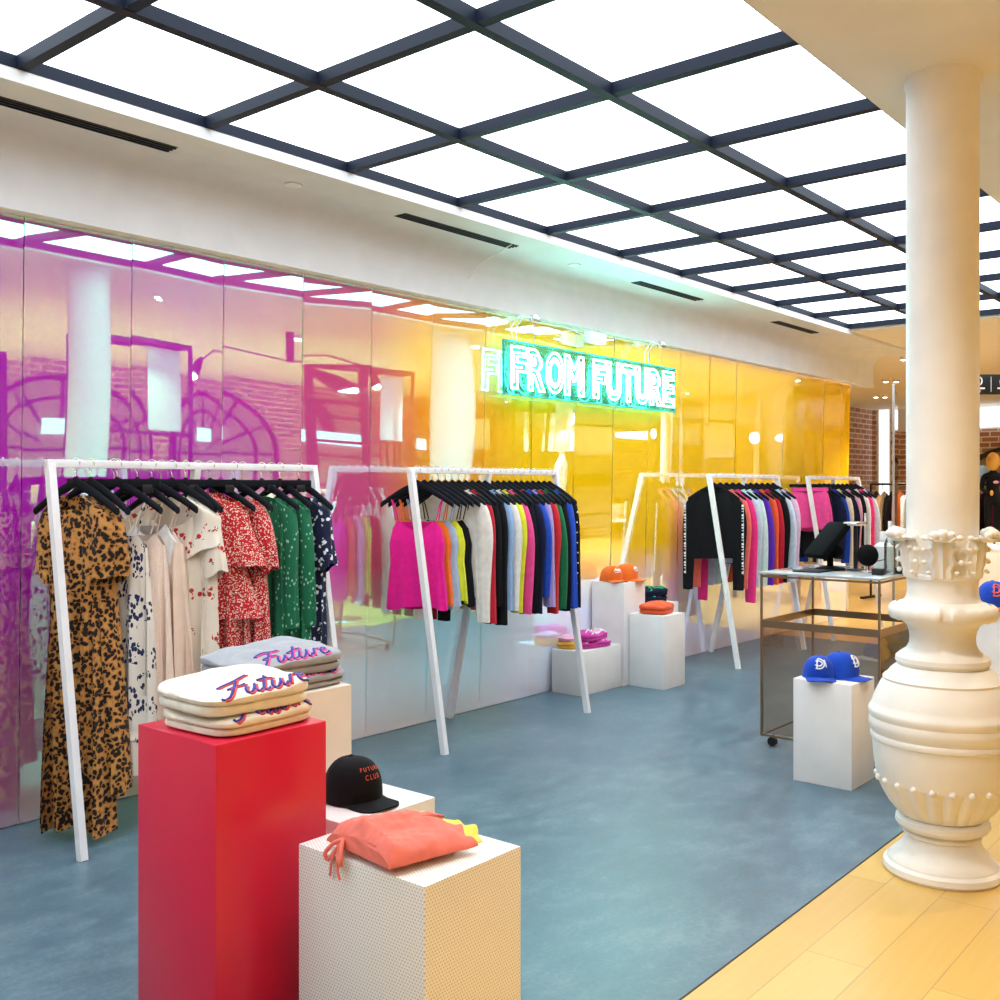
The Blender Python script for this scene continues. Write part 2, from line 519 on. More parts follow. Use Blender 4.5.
# film mirror panels, each very slightly warped
PW = 0.505
xs = 2.08
while xs > X0 + PW:
    xs -= PW
k = 0
rnd = random.Random(3)
TILT = 0.056                    # the panels lean into the room a little
while xs < WEND - 0.05:
    xe = min(xs + PW - 0.003, WEND)
    mb = MB()
    ny = 8
    a, b_, ph, tl = rnd.uniform(0.0004, 0.0014) * rnd.choice((-1, 1)), rnd.uniform(-0.0012, 0.0012), rnd.uniform(0, 6), rnd.uniform(-0.0022, 0.0022)
    rows = []
    nx, nz = 10, 20
    for i in range(nx + 1):
        u = i / nx
        row = []
        for j in range(nz + 1):
            v = j / nz
            y = WY + a * (1 - (2 * u - 1) ** 2) * 2 + b_ * sin(v * 5 + ph) + tl * (u - 0.5) + 0.0014 * sin(v * 9 + ph * 2) * (u - 0.5)
            row.append((xs + (xe - xs) * u, y + 0.012 - TILT * v, 0.004 + (2.612) * v))
        rows.append(row)
    mb.rings(rows, closed=False)
    mb.build('mirror_panel', 'film', wl, auto=False)
    xs += PW
    k += 1
struct(MB().box(WEND, WEND + 0.02, WY - 0.01, WY + 0.12, 0, CZ).build('trim_2', 'white_paint', smooth=False))

# brick wall opposite the mirror, seen only in it
struct(MB().box(X0, X1 + 3, YB - 0.2, YB, 0, CZ).build('wall_right', 'brick_x', smooth=False))
struct(MB().box(X0 - 0.2, X0, YB, WY + 0.2, 0, CZ).build('wall_back', 'wall_white', smooth=False))
struct(MB().box(WEND - 0.2, 20.4, YR, YR + 0.2, 0, CZ).build('wall_far', 'brick_x', smooth=False))
struct(MB().box(WEND - 0.2, WEND, WY + 0.12, YR, 0, CZ).build('wall_return', 'wall_white', smooth=False))
w = MB().box(X1, X1 + 0.2, YB, 7.06, 0, 2.55).box(X1, X1 + 0.2, 7.35, YR + 0.2, 0, CZ)
struct(w.build('wall_end', 'brick_y', smooth=False))
struct(MB().box(X1 + 0.0, X1 + 0.2, YB, 7.06, 2.55, CZ).build('wall_end_band', 'white_paint', smooth=False))
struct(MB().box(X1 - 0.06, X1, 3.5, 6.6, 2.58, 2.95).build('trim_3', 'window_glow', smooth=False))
wn = struct(MB().box(X1 + 0.05, X1 + 0.1, 7.06, 7.35, 0, CZ).build('window_1', 'window_glow', smooth=False))
f = MB()
for y in (7.08, 7.33):
    f.box(X1 + 0.01, X1 + 0.05, y - 0.02, y + 0.02, 0, CZ)
f.box(X1 + 0.01, X1 + 0.05, 7.08, 7.33, 0.9, 0.95)
f.build('window_frame', 'white_paint', wn, smooth=False)

# ------------------------------------------------------------------ luminous ceiling grid
gt = thing('ceiling_grid', 'dark blue-black metal grid dividing the luminous ceiling', 'ceiling grid', (0, 0, 0))
BW, BZ0, BZ1 = 0.044, 3.02, 3.085
for y in GY:
    MB().box(GX[0], GX[-1] + 0.025, y - BW / 2, y + BW / 2, BZ0, BZ1).build('long_bar', 'grid_dark', gt, smooth=False)
for x in GX:
    MB().box(x - BW / 2, x + BW / 2, GY[0], GY[-1], BZ0 + 0.002, BZ1 - 0.002).build('cross_bar', 'grid_dark', gt, smooth=False)
EV = ['window side', 'middle', 'mirror side']
for i in range(len(GX) - 1):
    for j in range(3):
        p = MB().box(GX[i] + 0.02, GX[i + 1] - 0.02, GY[j] + 0.02, GY[j + 1] - 0.02, BZ1 - 0.015, BZ1 - 0.005).build('ceiling_light_panel', 'panel_glow', smooth=False)
        tag(p, 'square white luminous panel set in the dark ceiling grid', 'ceiling light', 'luminous ceiling panels')

# slot vents in the soffit
for i, (xa, xb, y) in enumerate(((1.3, 2.61, 4.09), (4.04, 5.04, 4.09), (6.47, 7.42, 4.09), (8.82, 9.73, 4.09))):
    lab = ['long black slot vent in the soffit above the patterned dresses', 'black slot vent in the soffit left of the neon sign',
           'black slot vent in the soffit above the right end of the neon sign', 'small black slot vent in the soffit farthest from the dresses'][i]
    t = thing('ceiling_vent', lab, 'air vent', ((xa + xb) / 2, y, SZ), group='soffit slot vents')
    h = (xb - xa) / 2
    MB().box(-h, h, -0.045, 0.045, -0.003, 0.004).build('backing', 'vent_black', t, smooth=False)
    for yy in (-0.028, 0.0, 0.028):
        MB().box(-h, h, yy - 0.004, yy + 0.004, -0.007, -0.002).build('slat', 'grid_dark', t, smooth=False)
for i, (x, y, l) in enumerate(((3.3, 4.1, 'above the dress rack'), (5.71, 4.1, 'beside the neon sign'))):
    t = tag(MB().lathe([(0.045, 0.0), (0.045, -0.006), (0.03, -0.012), (0.001, -0.013)], 24).build('smoke_sensor', 'white_paint', loc=(x, y, SZ)), 'small round white sensor on the soffit ' + l, 'sensor')

# twin gimbal downlights in the cream ceiling (they carry the warm light)
ALL_DL = []
def downlight(x, y, label, z=CZ, twin=True, watts=None, aim=(0, 0), light=True):
    t = thing('downlight', label, 'downlight', (x, y, z), radians(-50), 'recessed gimbal downlights')
    for dx in ((-0.075, 0.075) if twin else (0,)):
        hs = MB().lathe([(0.068, 0.0), (0.066, -0.006), (0.05, -0.010), (0.046, -0.03), (0.038, -0.045)], 24, (dx, 0)).build('housing', 'ceiling_cream', t)
        MB().lathe([(0.034, -0.046), (0.030, -0.049), (0.001, -0.050)], 20, (dx, 0)).build('lens', 'lens_glow', hs)
    if light:
        ld = bpy.data.lights.new('downlight_spot', 'SPOT')
        ld.energy = SPOT_WATTS if watts is None else watts
        ld.color = (1.0, 0.92, 0.80); ld.spot_size = radians(110); ld.spot_blend = 0.8; ld.shadow_soft_size = 0.06
        lo = bpy.data.objects.new('downlight_spot', ld); COL.objects.link(lo); lo.parent = t
        lo.location = (0, 0, -0.09); lo.rotation_euler = (aim[0], aim[1], 0)
    return t
downlight(2.96, 0.90, 'twin white downlight in the cream ceiling left of the column top')
downlight(5.0, 0.55, 'twin white downlight in the cream ceiling right of the column')
for i, (x, y) in enumerate(((2.0, -1.2), (4.6, -1.6), (7.6, -0.8), (7.6, -3.2), (10.5, -0.8), (10.5, -3.2), (13.4, -0.8), (13.4, -3.0), (16.5, -0.8), (16.8, -3.0), (9.0, 0.7), (12.2, 0.8), (4.6, -3.4), (0.4, -0.6), (1.5, -3.2), (3.0, -6.0), (6.0, -6.0), (9.0, -6.0), (12.0, -6.0), (15.0, -6.0), (18.0, -6.0))):
    downlight(x, y, 'twin downlight in the cream ceiling, mirrored in the coloured wall', watts=SPOT_WATTS * (7.0 if y < -2 else 2.6))
for i, (x, y, l) in enumerate(((12.4, 4.05, 'beyond the mirror wall, nearest the soffit end'), (14.8, 5.1, 'beyond the mirror wall, in front of the brick'), (17.2, 6.1, 'deep in the far hall, before the white window'), (14.5, 2.4, 'in the far hall behind the column'), (17.5, 3.6, 'in the far hall above the dark mannequin'), (11.5, 3.2, 'past the end of the luminous ceiling'))):
    downlight(x, y, 'twin downlight ' + l, watts=SPOT_WATTS * 3)

# ------------------------------------------------------------------ columns with urn bases
def make_column(x, y, label):
    t = thing('column', label, 'column', (x, y, 0), radians(17), 'cream cast columns')
    base = [(0.205, 0.0), (0.213, 0.012), (0.210, 0.032), (0.196, 0.042), (0.194, 0.050), (0.176, 0.068), (0.150, 0.095), (0.135, 0.122), (0.131, 0.136),
            (0.140, 0.142), (0.140, 0.150), (0.131, 0.156), (0.140, 0.166), (0.160, 0.172), (0.168, 0.185), (0.166, 0.202), (0.152, 0.212)]
    MB().lathe(base, 64).build('foot', 'plaster', t)
    # gadrooned lower bowl
    n = 176
    rs = []
    for r, z, g in ((0.140, 0.210, 0.0), (0.160, 0.225, 0.4), (0.188, 0.262, 1), (0.210, 0.300, 1), (0.224, 0.330, 1), (0.230, 0.344, 0.7), (0.232, 0.350, 0.0)):
        rs.append([((r + 0.016 * g * (abs(sin(11 * pi * 2 * j / n)) - 0.6)) * cos(2 * pi * j / n), (r + 0.016 * g * (abs(sin(11 * pi * 2 * j / n)) - 0.6)) * sin(2 * pi * j / n), z) for j in range(n)])
    MB().rings(rs).build('gadroon_bowl', 'plaster', t)
    bd = MB()
    for j in range(22):
        a = 2 * pi * (j + 0.5) / 22
        bd.ball((0.233 * cos(a), 0.233 * sin(a), 0.350), 0.0135, 6)
    bd.build('bead_ring', 'plaster', t)
    bowl = [(0.231, 0.348), (0.240, 0.38), (0.248, 0.44), (0.251, 0.495), (0.257, 0.500), (0.259, 0.510), (0.256, 0.520), (0.253, 0.523), (0.258, 0.535), (0.264, 0.550),
            (0.264, 0.566), (0.259, 0.580), (0.262, 0.588), (0.266, 0.600), (0.264, 0.612), (0.256, 0.620), (0.250, 0.640), (0.238, 0.672), (0.222, 0.705), (0.211, 0.722), (0.213, 0.730), (0.206, 0.738),
            (0.197, 0.744), (0.185, 0.760), (0.168, 0.775), (0.160, 0.780)]
    MB().lathe(bowl, 72).build('body', 'plaster', t)
    neck = [(0.150, 0.776), (0.160, 0.782), (0.168, 0.795), (0.166, 0.812), (0.150, 0.826), (0.128, 0.842), (0.118, 0.862), (0.116, 0.885), (0.119, 0.908), (0.127, 0.930), (0.145, 0.945), (0.176, 0.955)]
    MB().lathe(neck, 64).build('neck', 'plaster', t)
    n = 144
    rs = []
    for r, z in ((0.172, 0.953), (0.183, 0.958), (0.190, 0.970), (0.192, 0.984), (0.189, 0.998), (0.181, 1.009), (0.166, 1.014)):
        rs.append([((r + 0.0022 * (1 if (j // 4) % 9 else -2.2)) * cos(2 * pi * j / n), (r + 0.0022 * (1 if (j // 4) % 9 else -2.2)) * sin(2 * pi * j / n), z + 0.002 * sin(j * 0.9)) for j in range(n)])
    MB().rings(rs).build('wreath_torus', 'plaster', t)
    coll = [(0.168, 1.010), (0.150, 1.020), (0.137, 1.024), (0.131, 1.034), (0.126, 1.055), (0.125, 1.085), (0.127, 1.105), (0.131, 1.110), (0.131, 1.122), (0.124, 1.128)]
    MB().lathe(coll, 64).build('collar', 'plaster', t)
    # acanthus crown
    for q in range(6):
        az = 2 * pi * q / 6
        lf = MB()
        nu, nv = 16, 14
        fr, bk = [], []
        for j in range(nv + 1):
            v = j / nv
            rf, rb = [], []
            for i in range(nu + 1):
                u = 2 * i / nu - 1
                lobe = 1 - 0.22 * abs(sin(v * pi * 3.4)) ** 2
                hw = (0.041 + 0.012 * sin(v * pi)) * lobe * (1 if v < 0.85 else 1 - (v - 0.85) * 1.6)
                ang = az + u * hw / 0.132
                r = 0.137 + 0.010 * v + 0.016 * (1 - u * u) * sin(v * pi) + 0.006 * cos(u * 10)
                z = 1.115 + 0.195 * v
                if v > 0.72:
                    k = (v - 0.72) / 0.28
                    r += 0.058 * sin(k * pi * 0.62)
                    z -= 0.055 * k * k
                r += 0.004 * abs(u) * sin(v * 24)
                rf.append((r * cos(ang), r * sin(ang), z)); rb.append(((r - 0.016) * cos(ang), (r - 0.016) * sin(ang), z - 0.004))
            fr.append(rf); bk.append(rb)
        lf.rings([a + list(reversed(b)) for a, b in zip(fr, bk)], True, True, True)
        rr = random.Random(q)
        for v, u, sz in ((0.95, 0, 0.024), (0.93, -0.36, 0.019), (0.93, 0.36, 0.019), (0.78, -1, 0.013), (0.78, 1, 0.013), (0.55, -1.05, 0.012), (0.55, 1.05, 0.012), (0.58, -0.6, 0.010), (0.58, 0.6, 0.010), (0.32, -1.05, 0.011), (0.32, 1.05, 0.011), (0.12, -0.8, 0.009), (0.12, 0.8, 0.009)):
            ang = az + u * 0.052 / 0.132
            r = 0.150 + (0.044 if v > 0.85 else 0.006)
            lf.ball((r * cos(ang), r * sin(ang), 1.115 + 0.195 * v - (0.018 if v > 0.85 else 0)), sz * rr.uniform(0.85, 1.1), 6, (1, 1, 0.85))
        lf.build('acanthus_leaf', 'plaster', t)
    MB().lathe([(0.120, 1.12), (0.127, 1.20), (0.1285, 1.6), (0.1285, CZ - 0.03), (0.136, CZ - 0.02), (0.136, CZ)], 64).build('shaft', 'plaster', t)
    return t
col = make_column(4.07, 1.21, 'cream cast column on an ornate urn base, standing on the wood floor edge')
for i, x in enumerate((-0.4, 8.35, 12.9, 17.3)):
    copy_thing(col, (x, 1.10 if x < 17 else 0.6, 0), 0, 'cream column mirrored in the coloured wall')

# ------------------------------------------------------------------ neon sign
SXA, SXB, SY, SZA, SZB = 5.17, 7.36, 4.28, 2.065, 2.42
sg = thing('neon_sign', 'white and teal neon sign reading FROM FUTURE hung before the coloured wall', 'neon sign', ((SXA + SXB) / 2, SY, SZA))
hw = (SXB - SXA) / 2; hh = SZB - SZA
MB().box(-hw, hw, -0.004, 0.004, 0, hh).build('acrylic_sheet', 'acrylic', sg, smooth=False)
e = MB()
e.box(-hw, hw, -0.008, 0.008, hh - 0.006, hh + 0.003).box(-hw, hw, -0.008, 0.008, -0.003, 0.006).box(-hw - 0.003, -hw + 0.006, -0.008, 0.008, 0, hh).box(hw - 0.006, hw + 0.003, -0.008, 0.008, 0, hh)
e.build('acrylic_rim', 'acrylic_edge', sg, smooth=False)
word = 'FROM FUTURE'
adv = {'F': 0.165, 'R': 0.185, 'O': 0.20, 'M': 0.225, ' ': 0.10, 'U': 0.19, 'T': 0.175, 'E': 0.175}
tot = sum(adv[ch] for ch in word)
x = -hw + 0.045
kx = (2 * hw - 0.09) / tot
SK = {'F': [[(0, 0), (0, 1), (1, 1)], [(0, .52), (.8, .52)]], 'R': [[(0, 0), (0, 1), (.7, 1), (1, .85), (1, .65), (.7, .5), (0, .5)], [(.5, .5), (1, 0)]],
      'O': [[(.5 + .5 * cos(a * pi / 8), .5 + .5 * sin(a * pi / 8)) for a in range(17)]], 'M': [[(0, 0), (0, 1), (.5, .35), (1, 1), (1, 0)]],
      'U': [[(0, 1), (0, .3), (.2, .03), (.5, 0), (.8, .03), (1, .3), (1, 1)]], 'T': [[(0, 1), (1, 1)], [(.5, 1), (.5, 0)]], 'E': [[(1, 1), (0, 1), (0, 0), (1, 0)], [(0, .52), (.8, .52)]]}
for ch in word:
    a = adv[ch] * kx
    if ch != ' ':
        mb = MB()
        vs_, fs_ = text_mesh(ch, 0.30, 0, 0.0045, 0.012, True)
        ys = [p[1] for p in vs_]; xs_ = [p[0] for p in vs_]
        sx = (a - 0.012) / (max(xs_) - min(xs_)); sy = 0.285 / (max(ys) - min(ys))
        cx, cy = (max(xs_) + min(xs_)) / 2, (max(ys) + min(ys)) / 2
        mb.add([(x + a / 2 + (p[0] - cx) * sx, -0.025 + p[2], hh / 2 + (p[1] - cy) * sy) for p in vs_], fs_)
        for st in SK[ch]:
            mb.tube([(x + a * (0.2 + 0.6 * q[0]), -0.025, hh / 2 - 0.10 + 0.20 * q[1]) for q in st], 0.0045, 8)
        mb.build('neon_letter', 'neon_glow', sg)
    x += a
for xc in (-hw + 0.28, hw - 0.26):
    lp = MB()
    for d in (0, 0.05):
        lp.tube([(xc - 0.07 + d - 0.12, 0, hh), (xc - 0.08 + d - 0.12, 0, hh + 0.09), (xc - 0.02 + d - 0.10, 0, hh + 0.17), (xc + d, 0.0, hh + 0.185), (xc + 0.03 + d, 0.0, hh + 0.15)], 0.004, 6)
    lp.build('cable_loop', 'print_white', sg)
    MB().tube([(xc + 0.05, 0, hh), (xc + 0.05, 0, SZB - SZA + 0.195)], 0.003, 6).build('suspension_wire', 'chrome', sg)
    MB().cbox(xc + 0.02, xc + 0.09, -0.02, 0.02, hh + 0.15, hh + 0.198, 0.003).build('clamp', 'chrome', sg)
b = MB().cbox(-0.15, 0.06, -0.03, 0.03, hh + 0.085, hh + 0.165, 0.004)
b.build('transformer', 'white_metal', sg)
MB().tube([(-0.46, 0, hh + 0.12), (-0.3, 0, hh + 0.15), (-0.15, 0, hh + 0.12)], 0.004, 6).build('cable', 'print_white', sg)
MB().tube([(0.0, 0, hh + 0.16), (0.0, 0.0, hh + 0.2)], 0.004, 6).build('suspension_wire', 'chrome', sg)
wr = MB().tube([(4.98, 4.05, SZ), (4.90, 4.24, 2.86), (4.83, 4.325, 2.73), (4.84, 4.33, 2.62)], 0.0035, 6)
tag(wr.build('power_cable', 'white_metal'), 'thin grey cable hanging from the soffit left of the neon sign', 'cable')

# ------------------------------------------------------------------ clothes racks
RZ, RY = 1.55, 4.075
def make_rack(xa, xb, label):
    t = thing('clothes_rack', label, 'clothes rack', (xa, RY, 0), 0, 'white A-frame clothes racks')
    L = xb - xa
    MB().cbox(-0.016, L + 0.016, -0.016, 0.016, RZ - 0.016, RZ + 0.016, 0.002).build('rail', 'white_metal', t)
    for x in (0, L):
        MB().bar((x, 0.0, RZ), (x, -0.26, 0.0), 0.036, 0.03, (1, 0, 0)).build('front_leg', 'white_metal', t, smooth=False)
    MB().bar((L / 2, 0.0, RZ), (L / 2, 0.325, 0.0), 0.036, 0.03, (1, 0, 0)).build('back_leg', 'white_metal', t, smooth=False)
    return t
RACKS = [(2.04, 3.41), (4.11, 5.46), (7.56, 8.84), (9.52, 10.82)]
for (a, b), l in zip(RACKS, ('white three-legged clothes rack holding the patterned dresses', 'white three-legged clothes rack holding the pink camisole and knitwear',
                             'white three-legged clothes rack behind the glass counter, black sweatshirt first', 'white three-legged clothes rack farthest along the wall, pink shorts first')):
    make_rack(a, b, l)

# hanger master: hook over the rail, sloping shoulders; origin at the rail centre
def make_hanger():
    t = thing('clothes_hanger', '', 'hanger')
    hk = [(0, 0.021 * cos(a), 0.021 * sin(a)) for a in [radians(d) for d in (200, 170, 140, 110, 80, 50, 20, -10, -40)]]
    hk += [(0, 0.006, -0.03), (0, 0, -0.045), (0, 0, -0.085)]
    MB().tube(hk, 0.0021, 6).build('hook', 'chrome', t)
    pr = []
    for i in range(25):
        u = i / 12 - 1
        y = 0.21 * u
        z = -0.088 - 0.112 * abs(u) ** 1.35 + 0.012 * max(0, 1 - abs(u) * 7)
        hgt = 0.022 - 0.006 * abs(u)
        wd = 0.009 + 0.007 * abs(u)
        pr.append([(wd * cos(k * pi / 5), y + 0.004 * 0, z + hgt * sin(k * pi / 5)) for k in range(10)])
    MB().rings(pr, True, True, True).build('shoulder_bar', 'black_velvet', t)
    return t
def make_clip_hanger():
    t = thing('clip_hanger', '', 'hanger')
    hk = [(0, 0.021 * cos(a), 0.021 * sin(a)) for a in [radians(d) for d in (200, 170, 140, 110, 80, 50, 20, -10, -40)]]
    hk += [(0, 0.006, -0.03), (0, 0, -0.045), (0, 0, -0.075)]
    MB().tube(hk, 0.0021, 6).build('hook', 'chrome', t)
    MB().cbox(-0.009, 0.009, -0.19, 0.19, -0.10, -0.065, 0.004).build('cross_bar', 'black_velvet', t)
    for y in (-0.14, 0.14):
        MB().cbox(-0.014, 0.014, y - 0.02, y + 0.02, -0.125, -0.09, 0.003).build('clip', 'black_plastic', t)
    return t
HANGER, CLIP = make_hanger(), make_clip_hanger()
_hu = {'h': 0, 'c': 0}
def hang_hanger(x, y, yaw, label, clip=False):
    src = CLIP if clip else HANGER
    k = 'c' if clip else 'h'
    if _hu[k] == 0:
        src.location = (x, y, RZ + 0.004); src.rotation_euler = (0, 0, yaw); src['label'] = label; src['group'] = 'black clothes hangers'
        _hu[k] = 1
        return src
    _hu[k] += 1
    return copy_thing(src, (x, y, RZ + 0.004), yaw, label, group='black clothes hangers')

def shoulder_z(y):
    u = min(1.3, abs(y) / 0.21)
    return -0.092 - 0.112 * u ** 1.35

def body_mesh(top_w, bust_w, waist_w, hem_w, hem_z, depth=0.035, neck=0.07, scoop=0.07, flat=None, folds=6, amp=0.012, seed=0, n=56, rows=16, waist_t=0.45, back=0.012, hem_wave=0.012):
    """one hanging garment body: an open tube from the shoulder line to the hem"""
    rr = random.Random(seed)
    ph, ph2 = rr.uniform(0, 6), rr.uniform(0, 6)
    rings = []
    for i in range(rows + 1):
        t = i / rows
        if t < 0.18:
            k = t / 0.18; wdt = top_w + (bust_w - top_w) * k
        elif t < waist_t:
            k = (t - 0.18) / (waist_t - 0.18); k = k * k * (3 - 2 * k); wdt = bust_w + (waist_w - bust_w) * k
        else:
            k = (t - waist_t) / (1 - waist_t); wdt = waist_w + (hem_w - waist_w) * k ** 0.8
        dp = depth * (0.45 + 0.55 * min(1, t * 5))
        ring = []
        for j in range(n):
            th = 2 * pi * j / n
            cy, sx = cos(th), sin(th)
            cyy = math.copysign(abs(cy) ** 0.8, cy)
            y = wdt * cyy
            x = -dp * math.copysign(abs(sx) ** 0.7, sx)
            if flat is None:
                zt = shoulder_z(y)
                s_ = max(0.0, 1 - (abs(y) / neck) ** 2)
                zt -= (scoop if sx > 0 else back) * s_
            else:
                zt = flat + (0.055 * (min(1, abs(y) / (wdt * 0.72)) ** 2 - 1) if sx > 0 else -0.01) - 0.05 * max(0, abs(y) / wdt - 0.75) * 4
            z = zt + (hem_z - zt) * t
            f = amp * t ** 0.8
            x += f * (sin(folds * th + ph + 1.3 * t) + 0.6 * sin((folds * 2 + 1) * th + ph2 - 2 * t))
            y += f * 0.5 * sin((folds + 1) * th + ph2)
            if t > 0.95:
                z += hem_wave * sin(3 * th + ph)
            ring.append((x, y, z))
        rings.append(ring)
    return MB().rings(rings)

def sleeve_mesh(side, length, r0=0.062, r1=0.04, start=0.155, out=0.045, flare=0.0, seed=0, thick=0.5, pleats=3, slant=0.0):
    rr = random.Random(seed * 2 + (side > 0))
    ph, ph2 = rr.uniform(0, 6), rr.uniform(0, 6)
    rows, n = 14, 32
    rings = []
    y0, z0 = start, shoulder_z(start) - 0.045
    sway = rr.uniform(-0.012, 0.014)
    for i in range(rows + 1):
        t = i / rows
        k = min(1, t * 2.2)
        y = y0 + out * (k * (2 - k)) + 0.006 * sin(5 * t + ph) + sway * t
        z = z0 - length * (t ** 1.12)
        r = r0 + (r1 - r0) * t + flare * t * t
        xo = 0.010 * sin(3.2 * t + ph) * t
        tilt = 0.45 * (1 - k)
        ring = []
        for j in range(n):
            th = 2 * pi * j / n
            wv = 1 + (0.13 * sin(pleats * th + ph + 3 * t) + 0.06 * sin((pleats * 2 + 1) * th + ph2)) * t
            yy = r * cos(th) * wv
            zz = z - yy * sin(tilt) * 1.2 + (0.3 * r * (1 - t)) + slant * cos(th) * t + (0.006 if slant > 0.02 else 0.0015) * t * sin(pleats * th + ph2)
            ring.append((xo + r * thick * sin(th) * wv * 1.05, side * (y + yy * cos(tilt)), zz))
        rings.append(ring)
    return MB().rings(rings, True, True, False)

def band_mesh(neck, scoop, back, h=0.014, r=0.005):
    pts = []
    for j in range(33):
        th = 2 * pi * j / 32
        y = neck * cos(th)
        s_ = max(0, 1 - (abs(y) / neck) ** 2)
        x = -0.022 * sin(th)
        pts.append((x, y, shoulder_z(y) - (scoop if sin(th) > 0 else back) * s_ + 0.002))
    return MB().tube(pts, r, 6)

def top_long(t, mat, hem=-0.55, sl=0.62, w=0.19, seed=0, trim=None, scoop=0.05, sleeve_mat=None, amp=0.008):
    ps = [body_mesh(w * 0.93, w, w * 0.95, w * 0.98, hem, 0.030, neck=0.105, back=0.035, seed=seed, scoop=scoop, amp=amp, folds=5, hem_wave=0.004).build('body', mat, t)]
    for s in (-1, 1):
        ps.append(sleeve_mesh(s, sl, seed=seed, start=0.165 if w > 0.2 else 0.155).build('sleeve', sleeve_mat or mat, t))
    ps.append(band_mesh(0.105, scoop, 0.035).build('neckband', trim or mat, t))
    for o in ps:
        o.location.z = 0.017
def top_cami(t, mat, hem=-0.66, seed=0, trim=None, w=0.165):
    body_mesh(w * 0.86, w * 0.97, w * 0.93, w * 1.06, hem, 0.035, flat=-0.285, seed=seed, amp=0.009, folds=5).build('body', mat, t)
    for s in (-1, 1):
        for x in (-0.016, 0.02):
            MB().tube([(x * 1.6, s * 0.118, -0.285), (x, s * 0.135, -0.20), (x * 0.35, s * 0.15, shoulder_z(0.15) + 0.004)], 0.0035, 6).build('strap', trim or mat, t)
def dress(t, mat, hem, w=0.19, seed=0, sleeves='short', scoop=0.10, hemw=0.20, amp=0.022, waist=0.165, tiers=(), thick=0.05, folds=7):
    body_mesh(w * 0.92, w, waist, hemw, hem, thick, seed=seed, scoop=scoop, amp=amp, folds=folds, rows=26, waist_t=0.36, neck=0.15, back=0.05, n=84, flat=(-0.30 if sleeves == 'strap' else None)).build('body', mat, t)
    if sleeves == 'short':
        for s in (-1, 1):
            sleeve_mesh(s, 0.20, 0.060, 0.066, w * 0.80, 0.035, 0.02, seed, 0.62, 4, 0.045).build('sleeve', mat, t)
    elif sleeves == 'half':
        for s in (-1, 1):
            sleeve_mesh(s, 0.31, 0.055, 0.052, w * 0.80, 0.03, 0.014, seed, 0.62, 4, 0.03).build('sleeve', mat, t)
    elif sleeves == 'long':
        for s in (-1, 1):
            sleeve_mesh(s, 0.58, 0.058, 0.046, w * 0.82, 0.035, 0.0, seed, 0.6, 3, 0.01).build('sleeve', mat, t)
    if sleeves == 'strap':
        for s in (-1, 1):
            MB().tube([(-0.02, s * 0.085, -0.30), (-0.012, s * 0.115, -0.21), (0.0, s * 0.15, shoulder_z(0.15) + 0.02), (0.012, s * 0.115, -0.21), (0.02, s * 0.085, -0.30)], 0.004, 6).build('strap', mat, t)
    for (zt, zb, wt, wb) in tiers:
        rings = []
        n = 84
        for i in range(9):
            k = i / 8
            ring = []
            for j in range(n):
                th = 2 * pi * j / n
                ww = wt + (wb - wt) * k
                dd = thick * (1.15 + 0.5 * k) + 0.012 * k * sin(9 * th + seed)
                ring.append((-dd * sin(th), ww * cos(th) + 0.006 * k * sin(11 * th), zt + (zb - zt) * k + (shoulder_z(ww * cos(th)) + 0.1 if zt > -0.2 else 0) * (1 - k)))
            rings.append(ring)
        MB().rings(rings).build('ruffle_tier', mat, t)

def hang(i, kind, name, label, hang_label, x, yaw, cat, y=RY, **kw):
    yaw = radians(yaw)
    t = thing(name, label, cat, (x, y, RZ + 0.004), yaw)
    clip = kw.pop('clip', False)
    kind(t, seed=i, **kw)
    hang_hanger(x, y, yaw, hang_label, clip)
    return t

